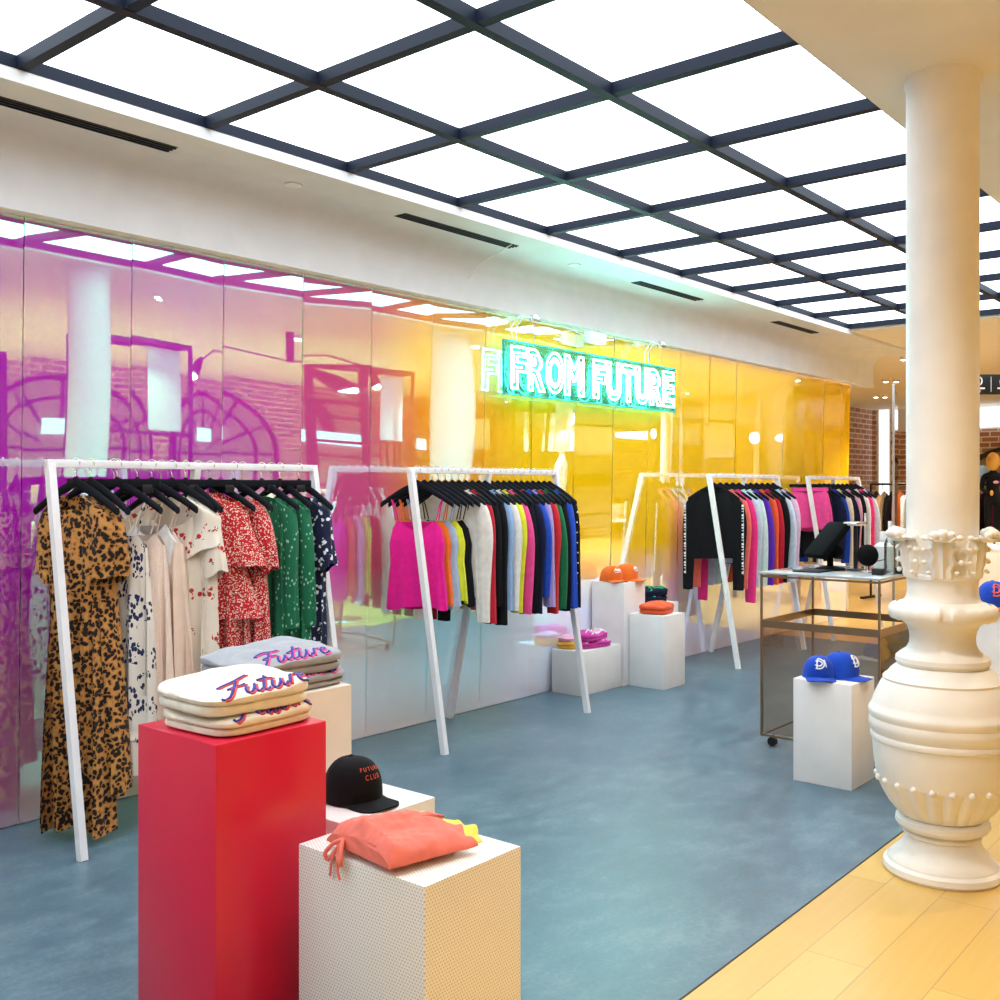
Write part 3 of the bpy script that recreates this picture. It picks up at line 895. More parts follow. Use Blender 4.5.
# rack 1: the dresses
R1 = [
    ('leopard_dress', 'long leopard print dress at the left end of the dress rack, reaching the floor', dict(mat='leopard', hem=-1.51, hemw=0.155, waist=0.11, w=0.128, sleeves='half', amp=0.03, folds=9), 20, 2.15),
    ('leopard_dress', 'shorter leopard print dress just behind the long leopard one', dict(mat='leopard', hem=-1.36, hemw=0.17, w=0.13, waist=0.115, sleeves='half', amp=0.03, folds=8), 14, 2.215),
    ('floral_dress', 'cream dress with navy blue floral print and ruffled hem beside the leopard dresses', dict(mat='blue_floral', hem=-1.32, hemw=0.175, sleeves='strap', tiers=((-0.98, -1.16, 0.165, 0.19),), w=0.155, amp=0.028), 26, 2.335),
    ('lace_dress', 'blush pink dotted lace dress next to the blue floral dress', dict(mat='lace', hem=-1.16, hemw=0.18, sleeves='strap', w=0.155, amp=0.028), 20, 2.43),
    ('satin_dress', 'peach satin dress with a white tied bodice between the lace and cherry dresses', dict(mat='satin', hem=-1.10, hemw=0.20, sleeves='strap', w=0.16, amp=0.032), 30, 2.50),
    ('cherry_dress', 'cream cherry print dress with V neckline next to the peach satin dress', dict(mat='cherry', hem=-1.05, hemw=0.17, sleeves='short', scoop=0.18, w=0.155, amp=0.026), 30, 2.60),
    ('cherry_dress', 'cream cherry print dress tucked against the red dress, only its sleeve showing', dict(mat='cherry', hem=-1.02, hemw=0.16, sleeves='half', scoop=0.12, w=0.15), 12, 2.67),
    ('red_dress', 'red dress with tiny white flowers and wide ruffle, first of the red pair', dict(mat='red_ditsy', hem=-1.12, hemw=0.19, sleeves=None, scoop=0.06, w=0.16, tiers=((-0.13, -0.46, 0.175, 0.265), (-0.47, -0.70, 0.17, 0.245)), amp=0.03), 34, 2.80),
    ('red_dress', 'red dress with tiny white flowers hidden behind its ruffled twin', dict(mat='red_ditsy', hem=-1.08, hemw=0.19, sleeves='half', scoop=0.06, w=0.16), 18, 2.93),
    ('green_dress', 'dark green dress with pale sprigs right beside the red dresses', dict(mat='green_sprig', hem=-0.98, hemw=0.18, sleeves='long', scoop=0.08, amp=0.024, w=0.165), 16, 3.09),
    ('green_dress', 'dark green dress with pale sprigs next to the navy blouse', dict(mat='green_sprig', hem=-0.96, hemw=0.18, sleeves='long', scoop=0.08, amp=0.024, w=0.165), 8, 3.20),
    ('navy_dress', 'navy dress with white blossoms at the right end of the dress rack', dict(mat='navy_flower', hem=-0.98, hemw=0.15, sleeves='half', scoop=0.06, amp=0.018, w=0.16), 8, 3.32),
]
HL1 = ['at the rack end by the long leopard dress', 'holding the shorter leopard dress', 'holding the blue floral dress', 'holding the blush lace dress', 'holding the peach satin dress', 'holding the V neck cherry dress',
       'holding the cherry dress against the red ones', 'holding the ruffled red dress', 'holding the red dress behind the ruffled one', 'holding the green dress beside the red ones', 'holding the green dress beside navy', 'holding the navy blossom dress']
for i, ((nm, lab, kw, yaw, x), hl) in enumerate(zip(R1, HL1)):
    t = hang(i + 11, dress, nm, lab, 'black velvet hanger ' + hl, x, yaw, 'dress', **kw)
    if nm == 'satin_dress':      # white knotted bodice over the peach satin
        body_mesh(0.10, 0.135, 0.12, 0.10, -0.52, 0.048, flat=-0.26, seed=77, amp=0.012, folds=5).build('tied_bodice', fab('white'), t)
# spare hangers turned across the rail above the dresses
for (x, yaw, l) in ((2.32, 48, 'turned broadside above the floral dress'), (2.545, 70, 'turned broadside above the lace dress'), (2.735, 52, 'turned broadside above the cherry dresses'), (2.98, 72, 'turned broadside above the red dresses'), (3.15, 50, 'turned broadside above the green dresses')):
    hang_hanger(x, RY, radians(yaw), 'empty black bar hanger ' + l, True)

# rack 2: camisoles and knitwear
R2 = [('c', 'hot_pink', 'hot pink camisole, first on the second rack', 30), ('c', 'orange', 'orange camisole behind the hot pink one', 28), ('c', 'powder_blue', 'powder blue camisole behind the orange one', 26),
      ('c', 'yellow', 'neon yellow camisole in front of the ivory sweater', 24), ('c', 'black', 'black camisole hidden behind the neon yellow one', 22), ('l', 'ivory', 'ivory long-sleeved sweater behind the camisoles', 18),
      ('l', 'crimson', 'crimson top peeking out behind the first ivory sweater', 12), ('l', 'black', 'black long-sleeved sweater left of the sky blue one', 12), ('l', 'black', 'black cropped sweater touching the sky blue one', 10), ('l', 'sky_blue', 'sky blue sweater between black and ivory ones', 9),
      ('l', 'ivory', 'ivory sweater between sky blue and yellow ones', 8), ('l', 'yellow', 'neon yellow sweater beside the second ivory one', 7), ('l', 'pink', 'bright pink sweater beside the neon yellow sweater', 6), ('l', 'black', 'black sweater right of the bright pink one', 6),
      ('l', 'navy', 'navy sweater with a red hem left of the cobalt ones', 5), ('l', 'cobalt', 'cobalt blue sweater left of the lavender one', 5), ('l', 'lavender', 'lavender sweater left of the red and green ones', 4), ('l', 'red', 'red sweater showing between lavender and green', 3),
      ('l', 'green', 'green sweater near the right end of the second rack', 3), ('l', 'black', 'black sweater between the green and last cobalt ones', 2), ('l', 'cobalt', 'cobalt blue sweater beside the gold-buttoned cardigan', 2), ('l', 'black', 'black cardigan with gold buttons ending the second rack', 0)]
for i, (k, c, lab, yaw) in enumerate(R2):
    x = 4.16 + 1.24 * i / (len(R2) - 1)
    hl = 'black velvet hanger holding the ' + lab
    if k == 'c':
        hang(i + 40, top_cami, 'camisole', lab, hl, x, yaw, 'camisole', mat=fab(c), hem=-0.78 + 0.02 * (i % 2), trim=fab('black') if c == 'yellow' else None)
    else:
        rr = random.Random(i)
        t = hang(i + 40, top_long, 'cardigan' if i == 21 else 'sweater', lab, hl, x, yaw, 'cardigan' if i == 21 else 'sweater', mat=fab(c), hem=-0.70 - rr.uniform(0, 0.09), sl=0.62 + rr.uniform(-0.04, 0.10), w=0.185 + rr.uniform(-0.006, 0.008), trim=fab('crimson') if c == 'navy' else None)
        if i == 21:
            for q in range(9):
                MB().ball((-0.02, -0.236 + 0.004 * sin(q), -0.26 - q * 0.065), 0.007, 6).build('button', 'gold_button', t)

# rack 3
R3 = [('black', 'black cropped sweatshirt with white lettered sleeves, first on the third rack', 26), ('coral', 'coral sweatshirt just behind the black cropped one', 14), ('magenta', 'long magenta sweatshirt left of the pale blue one', 10),
      ('pale_blue', 'pale blue sweatshirt right of the magenta one', 9), ('mint', 'mint white sweatshirt left of the violet one', 8), ('violet', 'violet sweatshirt between mint and vermilion', 7), ('vermilion', 'vermilion sweatshirt right of the violet one', 6),
      ('crimson', 'crimson sweatshirt squeezed beside the vermilion one', 5), ('black', 'black sweatshirt right of the vermilion one', 4), ('pale_blue', 'pale blue sweatshirt near the end of the third rack', 3), ('lilac', 'lilac sweatshirt ending the third rack', 2)]
for i, (c, lab, yaw) in enumerate(R3):
    x = 7.64 + 1.12 * i / (len(R3) - 1)
    rr = random.Random(i + 5)
    t = hang(i + 80, top_long, 'sweatshirt', lab, 'black velvet hanger holding the ' + lab.replace(', first on the third rack', ''), x, yaw, 'sweatshirt', mat=fab(c),
         hem=-0.70 if i == 0 else (-0.66 if i < 3 else -0.72 - rr.uniform(0, 0.1)), sl=0.74 if i != 2 else 0.86, w=0.215 if i == 0 else 0.185)
    if i == 0:
        for s in (-1, 1):
            lt = MB()
            for q in range(22):
                z = -0.24 - q * 0.026
                lt.box(-0.040, -0.037, s * 0.232 - 0.008, s * 0.232 - 0.006, z - 0.027, z)
                lt.box(-0.041, -0.036, s * 0.232 - 0.008, s * 0.232 + 0.008, z - 0.018 + 0.006 * (q % 3), z)
            lt.build('lettering', 'print_white', t, smooth=False)

# rack 4
R4 = [('navy', 'navy sweater behind the pink shorts', 8), ('royal', 'royal blue sweater on the farthest rack', 8), ('cream', 'cream sweater right of the royal blue one', 7), ('navy', 'navy sweater right of the cream one', 6), ('blush', 'blush pink sweater on the farthest rack', 5),
      ('black', 'black sweater behind the blush pink one', 4), ('white', 'white sweater right of the black one on the farthest rack', 3), ('magenta', 'magenta sweater near the end of the farthest rack', 2), ('pale_blue', 'pale grey-blue sweater ending the farthest rack', 1)]
def shorts(t, mat, seed=0, zt=-0.105, h=0.40, w=0.20):
    body_mesh(w * 0.85, w * 0.92, w, w * 1.08, zt - h, 0.035, flat=zt, seed=seed, amp=0.012, folds=6, hem_wave=0.02).build('body', mat, t)
    MB().rings([[(-0.034 * sin(2 * pi * j / 32), w * 0.86 * cos(2 * pi * j / 32), z) for j in range(32)] for z in (zt + 0.006, zt - 0.03)]).build('waistband', mat, t)
hang(120, shorts, 'shorts', 'hot pink shorts clipped at the front of the farthest rack', 'black clip hanger holding the hot pink shorts', 9.57, 26, 'shorts', mat=fab('pink'), clip=True)
t = thing('skirt', 'black skirt hanging behind the hot pink shorts', 'skirt', (9.68, RY, RZ + 0.004), radians(22))
shorts(t, fab('black'), 121, h=0.62, w=0.18)
hang_hanger(9.68, RY, radians(22), 'black clip hanger holding the black skirt', True)
for i, (c, lab, yaw) in enumerate(R4):
    x = 9.80 + 0.95 * i / (len(R4) - 1)
    rr = random.Random(i + 15)
    hang(i + 100, top_long, 'sweater', lab, 'black velvet hanger holding the ' + lab, x, yaw, 'sweater', mat=fab(c), hem=-0.66 - rr.uniform(0, 0.1), sl=0.60 + rr.uniform(0, 0.1), w=0.18)

# ------------------------------------------------------------------ plinths
def plinth(x0, x1, y0, y1, h, mat, label):
    t = thing('plinth', label, 'plinth', ((x0 + x1) / 2, (y0 + y1) / 2, 0))
    a, b = (x1 - x0) / 2, (y1 - y0) / 2
    MB().cbox(-a, a, -b, b, 0.0, h, 0.003).build('box_body', mat, t)
    return t
plinth(1.42, 1.755, 2.045, 2.38, 0.85, 'red_lacquer', 'glossy red square plinth carrying off-white folded sweatshirts')
plinth(1.583, 1.911, 1.527, 1.946, 0.60, 'perforated', 'cream perforated metal plinth carrying the coral shorts')
plinth(1.85, 2.18, 2.42, 2.76, 0.836, 'cream_paint', 'pale plinth behind the red one, carrying grey sweatshirts')
plinth(1.85, 2.185, 2.066, 2.40, 0.55, 'white_paint', 'low white plinth carrying the black cap')
plinth(5.86, 6.355, 4.14, 4.405, 0.31, 'white_paint', 'lowest white plinth against the mirror wall, carrying pink and amber clothes')
plinth(6.36, 6.65, 4.12, 4.405, 0.755, 'white_paint', 'tallest white plinth against the mirror wall, carrying orange caps')
plinth(6.42, 6.72, 3.82, 4.115, 0.53, 'white_paint', 'white plinth standing in front of the wall group, carrying an orange knit')
plinth(6.725, 7.15, 4.125, 4.405, 0.555, 'white_paint', 'white plinth behind, carrying two dark folded sweaters')
plinth(4.86, 5.16, 1.86, 2.155, 0.507, 'white_paint', 'white plinth carrying blue caps before the glass counter')
plinth(5.40, 5.75, 1.14, 1.48, 0.85, 'white_paint', 'white plinth behind the column carrying the blue and orange cap')

# ------------------------------------------------------------------ folded clothes
FUT = [
    [(-0.05, 0.92), (0.15, 1.02), (0.55, 1.08), (1.0, 1.24)],
    [(0.62, 1.10), (0.50, 0.75), (0.36, 0.35), (0.20, 0.05), (0.02, 0.0), (-0.06, 0.10)],
    [(0.22, 0.50), (0.50, 0.60), (0.85, 0.68)],
    [(0.86, 0.52), (0.78, 0.22), (0.82, 0.02), (0.95, 0.05), (1.08, 0.30), (1.16, 0.55), (1.12, 0.20), (1.20, 0.0), (1.32, 0.15)],
    [(1.62, 1.05), (1.48, 0.50), (1.40, 0.12), (1.48, 0.0), (1.62, 0.12)],
    [(1.28, 0.66), (1.55, 0.72), (1.86, 0.80)],
    [(1.80, 0.55), (1.72, 0.22), (1.78, 0.02), (1.92, 0.08), (2.04, 0.32), (2.10, 0.56), (2.06, 0.18), (2.16, 0.0), (2.26, 0.14)],
    [(2.32, 0.02), (2.40, 0.35), (2.46, 0.58), (2.52, 0.48), (2.66, 0.54)],
    [(2.68, 0.26), (2.86, 0.34), (2.92, 0.50), (2.80, 0.56), (2.70, 0.38), (2.70, 0.12), (2.82, 0.0), (3.04, 0.12)],
]
def dense(pts, k=4):
    out = []
    for i in range(len(pts) - 1):
        p0 = pts[max(i - 1, 0)]; p1 = pts[i]; p2 = pts[i + 1]; p3 = pts[min(i + 2, len(pts) - 1)]
        for q in range(k):
            t = q / k
            out.append(tuple(0.5 * (2 * b + (c - a) * t + (2 * a - 5 * b + 4 * c - d) * t * t + (3 * b - a - 3 * c + d) * t ** 3) for a, b, c, d in zip(p0, p1, p2, p3)))
    out.append(tuple(pts[-1]))
    return out

class Slab:
    """soft folded cloth: a superellipsoid pillow with wrinkles; z0 = 0 at its underside"""
    def __init__(s, a, b, h, n=5.0, p=2.6, wr=0.004, dome=0.0, seed=0, tilt=(0, 0), shape=None):
        s.a, s.b, s.h, s.n, s.p, s.wr, s.dome, s.seed, s.tilt, s.shape = a, b, h, n, p, wr, dome, seed, tilt, shape
    def pt(s, u, v, rho, top):
        k = max(0.0, 1 - rho ** s.p) ** (1 / s.p)
        x, y = u * s.a, v * s.b
        z = s.h / 2 + (s.h / 2 * k if top else -s.h / 2 * k)
        if top:
            z += s.dome * (1 - rho * rho)
            z += s.wr * noise.noise(Vector((x * 14 + s.seed, y * 14, s.seed * 1.7))) * 2
            z += (s.tilt[0] * u + s.tilt[1] * v) * k
            z = max(z, 0.004)
        if s.shape:
            x, y = s.shape(u, v)
            wob = s.wr * 1.2 * noise.noise(Vector((x * 20, y * 20, s.seed)))
            x += wob; y -= wob
        return (x, y, z)
    def rings(s):
        N = 72
        dirs = []
        for j in range(N):
            th = 2 * pi * j / N
            c, d = cos(th), sin(th)
            e = (abs(c) ** s.n + abs(d) ** s.n) ** (1 / s.n)
            dirs.append((c / e, d / e))
        rs = []
        R = [0.02, 0.3, 0.6, 0.8, 0.9, 0.95, 0.98, 0.995]
        for r in R:
            rs.append([s.pt(c * r, d * r, r, False) for c, d in dirs])
        rs.append([s.pt(c, d, 1.0, False) for c, d in dirs])
        for r in [0.995, 0.98, 0.95, 0.9, 0.84, 0.76, 0.66, 0.55, 0.44, 0.33, 0.22, 0.11, 0.02]:
            rs.append([s.pt(c * r, d * r, r, True) for c, d in dirs])
        return rs
    def mesh(s):
        return MB().rings(s.rings(), True, True, True)
    def on(s, u, v, lift=0.001):
        rho = (abs(u) ** s.n + abs(v) ** s.n) ** (1 / s.n)
        if rho > 1:
            return None
        x, y, z = s.pt(u, v, rho, True)
        return (x, y, z + lift)

def lettering(sl, t, mat, x0, y0, sx, sy, r=0.0018, shift=(0, 0, 0), slant=0.0, name='lettering'):
    mb = MB()
    for st in FUT:
        run = []
        for px, py in dense(st, 5):
            X = x0 + px * sx + py * slant; Y = y0 + py * sy + px * sx * 0.0
            q = sl.on((X + shift[0]) / sl.a, (Y + shift[1]) / sl.b, 0.0012 + shift[2])
            if q is None:
                if len(run) > 1:
                    mb.tube(run, r, 6)
                run = []
            else:
                run.append(q)
        if len(run) > 1:
            mb.tube(run, r, 6)
    if mb.v:
        return mb.build(name, mat, t)

def folded_sweatshirt(x, y, z, rz, label, mat, cols, seed, a=0.165, b=0.135, h=0.052, tilt=(0, 0), dome=0.008, sx=0.083, sy=0.075):
    t = thing('folded_sweatshirt', label, 'sweatshirt', (x, y, z), rz)
    lo = Slab(a * 0.98, b * 0.97, h * 0.55, 5, 4.5, 0.003, 0, seed + 3).mesh()
    lo.build('lower_fold', mat, t)
    up = Slab(a, b, h * 0.66, 5, 3.6, 0.005, dome, seed, tilt)
    m = up.mesh(); m.v = [(p[0], p[1], p[2] + h * 0.38) for p in m.v]
    m.build('upper_fold', mat, t)
    class Shift:
        pass
    sh = Shift(); sh.a, sh.b = up.a, up.b
    sh.on = lambda u, v, l: (lambda q: None if q is None else (q[0], q[1], q[2] + h * 0.38))(up.on(u, v, l))
    lettering(sh, t, cols[1], -a * 0.72 + 0.004, -b * 0.985 + 0.003, sx, sy, 0.0033, (0, 0, -0.0006), 0.03, 'lettering_shadow')
    lettering(sh, t, cols[0], -a * 0.72, -b * 0.985 + 0.008, sx, sy, 0.0033, (0, 0, 0.0004), 0.03, 'lettering')
    return t
bl, rd, pk, wh = M['print_blue'], M['print_red'], M['print_pink'], M['print_white']
folded_sweatshirt(1.60, 2.205, 0.850, radians(3), 'off-white folded sweatshirt with script lettering, lower of two on the red plinth', fab('off_white'), (bl, rd), 1, h=0.046, a=0.158, b=0.142)
folded_sweatshirt(1.592, 2.215, 0.896, radians(-2), 'off-white folded sweatshirt with script lettering, upper of two on the red plinth', fab('off_white'), (bl, rd), 2, tilt=(0.012, 0.012), dome=0.014, h=0.062, a=0.16, b=0.145)
folded_sweatshirt(2.02, 2.585, 0.836, radians(2), 'grey folded sweatshirt with script lettering, lower of two behind the red plinth', fab('grey'), (bl, pk), 3, a=0.185, b=0.15, h=0.044)
folded_sweatshirt(2.005, 2.595, 0.880, radians(-3), 'grey folded sweatshirt with script lettering, upper of two behind the red plinth', fab('grey'), (bl, pk), 4, tilt=(0.012, 0.010), dome=0.018, a=0.19, b=0.155, h=0.062)

def small_fold(x, y, z, rz, name, label, cat, mat, seed, a=0.13, b=0.10, h=0.035, text=None, dome=0.01):
    t = thing(name, label, cat, (x, y, z), rz)
    Slab(a * 0.97, b * 0.97, h * 0.6, 4, 4, 0.004, 0, seed + 3).mesh().build('lower_fold', mat, t)
    up = Slab(a, b, h * 0.66, 4, 3.6, 0.007, dome, seed)
    m = up.mesh(); m.v = [(p[0], p[1], p[2] + h * 0.38) for p in m.v]
    m.build('upper_fold', mat, t)
    if text:
        class Q: pass
        sh = Q(); sh.a, sh.b = a, b
        sh.on = lambda u, v, l: (lambda q: None if q is None else (q[0], q[1], q[2] + h * 0.38))(up.on(u, v, l))
        lettering(sh, t, text, -a * 0.75, -b * 0.8, a * 0.5, b * 0.8, 0.004, (0, 0, 0), 0.02)
    return t
small_fold(5.965, 4.325, 0.31, radians(14), 'folded_tee_shirt', 'amber folded top, under the pale pink one on the lowest wall plinth', 'folded top', fab('amber'), 6, 0.095, 0.07, 0.05)
small_fold(5.97, 4.325, 0.36, radians(8), 'folded_tee_shirt', 'pale pink folded top lying on the amber one', 'folded top', fab('blush'), 7, 0.09, 0.068, 0.032)
small_fold(6.11, 4.235, 0.31, radians(-12), 'folded_sweater', 'fuchsia folded sweater with white script, under its twin', 'folded sweater', fab('fuchsia'), 8, 0.15, 0.085, 0.05, wh)
small_fold(6.115, 4.24, 0.36, radians(6), 'folded_sweater', 'fuchsia folded sweater with white script, on top of its twin', 'folded sweater', fab('fuchsia'), 9, 0.14, 0.085, 0.05, wh, 0.02)
small_fold(6.56, 3.965, 0.53, radians(12), 'folded_sweater', 'orange folded knit on the front white wall plinth', 'folded sweater', fab('vermilion'), 10, 0.135, 0.11, 0.068, None, 0.014)
small_fold(6.93, 4.25, 0.555, radians(5), 'folded_sweater', 'dark folded sweater with green print, lower of two by the wall', 'folded sweater', fab('navy'), 12, 0.13, 0.11, 0.055, fab('bright_green'))
small_fold(6.93, 4.25, 0.61, radians(-6), 'folded_sweater', 'dark folded sweater with green print, upper of two by the wall', 'folded sweater', fab('navy'), 13, 0.13, 0.11, 0.055, fab('bright_green'), 0.014)

# shorts on the perforated plinth
def lying_shorts(t, mat, L=0.30, w0=0.10, w1=0.15, h=0.034, seed=0, split=-0.1, tilt=0.0):
    """velour shorts lying flat: waistband at -x, two ruffled leg openings at +x"""
    nu, nv = 56, 110
    rr = random.Random(seed)
    def plan(u, v):
        notch = 0.085 * math.exp(-((v - split) / 0.10) ** 2) * u ** 3
        wd = w0 + (w1 - w0) * u ** 0.8
        ruf = max(0, (u - 0.86) / 0.14)
        x = -L / 2 + L * u * (1 - 0.06 * v * v) - notch * 1.0 + 0.005 * sin(v * 13 + seed) * ruf + 0.008 * sin(v * 5 + seed)* u
        y = v * wd + 0.006 * noise.noise(Vector((u * 5, v * 5, seed)))
        return x, y, ruf
    top, bot = [], []
    for i in range(nu + 1):
        u = i / nu
        a, b = [], []
        for j in range(nv + 1):
            v = 2 * j / nv - 1
            x, y, ruf = plan(u, v)
            e = max(0.0, 1 - abs(v) ** 3) ** 0.55 * min(1, 0.5 + u * 5) * (1 - 0.50 * u * u)
            z = h * e
            z += 0.014 * noise.noise(Vector((x * 16, y * 16, seed * 2.3))) * e + 0.006 * noise.noise(Vector((x * 45, y * 45, seed))) * e
            z += h * 0.28 * math.exp(-((v - split - 0.25 * (1 - u)) / 0.22) ** 2) * e
            z += ruf * 0.005 * sin(v * 15 + seed + 1.2) * (1 - v ** 6) + tilt * u
            a.append((x, y, max(0.003, z))); b.append((x, y, max(0.0, min(z - 0.004, 0.6 * ruf * (z - 0.006)))))
        top.append(a); bot.append(b)
    m = MB().rings([a + list(reversed(b)) for a, b in zip(top, bot)], True, True, True)
    body = m.build('body', mat, t)
    wb = MB().rings([[(-L / 2 + 0.004 + q * 0.013 + 0.0015 * sin(k * 2.3), (-1 + k / 20) * (w0 * 0.985 + 0.004 * q), h * max(0.0, 1 - abs(-1 + k / 20) ** 3) ** 0.55 * (0.58 + 0.19 * q) + 0.003 + 0.0022 * sin(k * 2.1 + q)) for k in range(41)] for q in range(3)], False)
    wb.build('waistband', mat, body)
    return body
t = thing('shorts', 'yellow shorts lying under the coral ones on the perforated plinth', 'shorts', (1.778, 1.765, 0.60), radians(-3))
lying_shorts(t, fab('lemon'), 0.255, 0.12, 0.145, 0.040, 4, 0.15)
t = thing('shorts', 'coral velour shorts with drawstring draped on the perforated plinth', 'shorts', (1.714, 1.728, 0.618), radians(-8))
lying_shorts(t, fab('salmon'), 0.255, 0.125, 0.14, 0.060, 2, -0.15)
ds = MB()
for s_ in (-1, 1):
    ds.tube(dense([(-0.128, 0.055, 0.020), (-0.142, 0.055 + 0.016 * s_, 0.012), (-0.156, 0.055 + 0.032 * s_, -0.012), (-0.152, 0.055 + 0.026 * s_, -0.026), (-0.146, 0.055 + 0.008 * s_, -0.006), (-0.128, 0.055, 0.018)]), 0.005, 8)
    ds.tube(dense([(-0.128, 0.055, 0.018), (-0.146, 0.055 + 0.006 * s_, -0.002), (-0.152, 0.055 + 0.014 * s_, -0.04), (-0.150, 0.055 + 0.02 * s_, -0.062)]), 0.0032, 8)
ds.build('drawstring', fab('salmon'), t)

# ------------------------------------------------------------------ caps
def make_cap(x, y, z, rz, label, mat, text=None, tmat=None, squash=1.0, logo=None, brim_mat=None):
    t = thing('cap', label, 'cap', (x, y, z), rz)
    n, m = 60, 14
    H, A, B = 0.118 * squash, 0.093, 0.082      # length along x (front is +x)
    def dome(th, k, lift=0.0):
        a = k * pi / 2
        r = cos(a) ** 0.85 if k < 1 else 0.0
        x_ = (A + lift) * r * cos(th); y_ = (B + lift) * r * sin(th)
        zz = (H + lift) * sin(a) ** 0.9
        front = max(0, cos(th))
        zz += 0.012 * front * sin(a * 2)
        x_ += 0.010 * front * sin(a * 2) - 0.006 * (1 - r)
        g = 1 - 0.010 * max(0, 1 - abs(((th / (pi / 3)) % 1) - 0.0) * 14) * (k < 0.97)
        return (x_ * g, y_ * g, zz + 0.006)
    crown = MB().rings([[dome(2 * pi * j / n, min(0.995, i / m)) for j in range(n)] for i in range(m + 1)], True, False, True).build('crown', mat, t)
    MB().ball((-0.006, 0, H + 0.006), 0.008, 6, (1, 1, 0.6)).build('button', mat, crown)
    # brim: curved crescent
    rs_t, rs_b = [], []
    for i in range(9):
        k = i / 8
        rt, rb = [], []
        for j in range(25):
            th = radians(-62 + 124 * j / 24)
            base = Vector((A * 0.97 * cos(th), B * 0.97 * sin(th), 0))
            tip = Vector((0.095 + 0.068 * cos(th * 1.1), B * 0.98 * sin(th) * 0.98, 0))
            p = base.lerp(tip, k)
            zc = 0.012 - 0.16 * (p.y / B) ** 2 * 0.10 * (0.4 + k) - 0.004 * k
            zc = max(zc, 0.001)
            rt.append((p.x, p.y, zc + 0.003)); rb.append((p.x, p.y, zc))
        rs_t.append(rt); rs_b.append(rb)
    MB().rings([a + list(reversed(b)) for a, b in zip(rs_t, rs_b)], True, True, True).build('brim', brim_mat or mat, t)
    sw = MB().rings([[((A + 0.0012) * cos(2 * pi * j / n), (B + 0.0012) * sin(2 * pi * j / n), zz) for j in range(n)] for zz in (0.003, 0.012)])
    sw.build('sweatband', mat, t)
    def on_front(px, py):
        # px: metres to the right along the front, py: fraction up the dome
        th = -px / 0.088
        q = dome(th, py, 0.0015)
        return q
    if text:
        for r_, (s, size, k0) in enumerate(text):
            vs_, fs_ = text_mesh(s, size)
            out = []
            for p in vs_:
                out.append(on_front(-p[0], k0 + p[1] / 0.16))
            MB().add(out, fs_).build('lettering', tmat, crown, smooth=False)
    if logo:
        mb = MB()
        for st in logo:
            mb.tube([on_front(-px, 0.42 + py / 0.16) for px, py in dense(st, 5)], 0.0035, 6)
        mb.build('emblem', tmat, crown)
    return t
LOGO = [[(-0.022, -0.026), (-0.022, 0.026), (0.0, 0.026), (0.018, 0.012), (0.018, -0.012), (0.0, -0.026), (-0.028, -0.026)], [(-0.034, 0.012), (-0.006, 0.012), (0.008, 0.0), (-0.004, -0.014), (-0.034, -0.010)], [(0.026, 0.02), (0.03, -0.02)]]
SCR = [[(-0.035, -0.008), (-0.02, 0.014), (-0.012, -0.008), (-0.002, 0.008), (0.008, -0.008), (0.018, 0.01), (0.026, -0.006), (0.036, 0.004)], [(-0.03, -0.018), (0.03, -0.014)]]
make_cap(2.015, 2.235, 0.55, radians(-92), 'black cap with orange lettering on the low white plinth', fab('black'), [('F U T U R E', 0.018, 0.48), ('C L U B', 0.018, 0.34)], M['print_orange'])
make_cap(4.965, 2.065, 0.507, radians(-152), 'royal blue cap with white emblem, left one tipped on the white plinth', fab('royal'), None, wh, 0.85, LOGO)
make_cap(5.03, 1.985, 0.507, radians(-96), 'royal blue cap with white emblem, right one with brim toward the column', fab('royal'), None, wh, 1.0, LOGO)
make_cap(6.445, 4.29, 0.755, radians(-110), 'orange cap with white script, left one on the tallest wall plinth', fab('orange'), None, wh, 0.9, SCR)
make_cap(6.56, 4.235, 0.755, radians(-82), 'orange cap with white script, right one on the tallest wall plinth', fab('orange'), None, wh, 1.0, SCR)
make_cap(5.52, 1.40, 0.85, radians(-150), 'blue cap with pink and orange panels on the plinth behind the column', fab('royal'), None, fab('coral'), 1.1, LOGO, fab('orange'))

# ------------------------------------------------------------------ glass counter with its clutter
CX0, CX1, CY0, CY1, CH = 5.38, 6.10, 1.91, 2.58, 0.98
t = thing('glass_counter', 'bronze-framed glass counter on castors behind the blue caps', 'counter', (CX0, CY0, 0))
a, b = CX1 - CX0, CY1 - CY0
fr = 0.011
for xx in (0, a - fr):
    for yy in (0, b - fr):
        MB().box(xx, xx + fr, yy, yy + fr, 0.06, CH - 0.012).build('post', 'brass', t, smooth=False)
for zz, hh_ in ((0.06, fr), (CH - 0.030, fr), (0.67, 0.04)):
    m = MB()
    m.box(fr, a - fr, 0.001, fr - 0.001, zz, zz + hh_).box(fr, a - fr, b - fr + 0.001, b - 0.001, zz, zz + hh_)
    m.box(0.001, fr - 0.001, fr, b - fr, zz, zz + hh_).box(a - fr + 0.001, a - 0.001, fr, b - fr, zz, zz + hh_)
    m.build('frame_rail', 'brass', t, smooth=False)
MB().cbox(-0.006, a + 0.006, -0.006, b + 0.006, CH - 0.012, CH, 0.002).build('top', 'top_glass', t)
MB().box(0.008, 0.012, fr, b - fr, 0.078, 0.67).build('glass_pane', 'bronze_glass', t, smooth=False)
MB().box(fr, a - fr, 0.008, 0.012, 0.078, 0.67).build('glass_pane', 'bronze_glass', t, smooth=False)
for xx in (0.05, a - 0.05):
    for yy in (0.05, b - 0.05):
        w_ = MB().tube([(xx - 0.012, yy, 0.026), (xx + 0.012, yy, 0.026)], 0.026, 16)
        w_.cbox(xx - 0.018, xx + 0.018, yy - 0.006, yy + 0.006, 0.04, 0.062, 0.002)
        w_.build('castor', 'black_plastic', t)
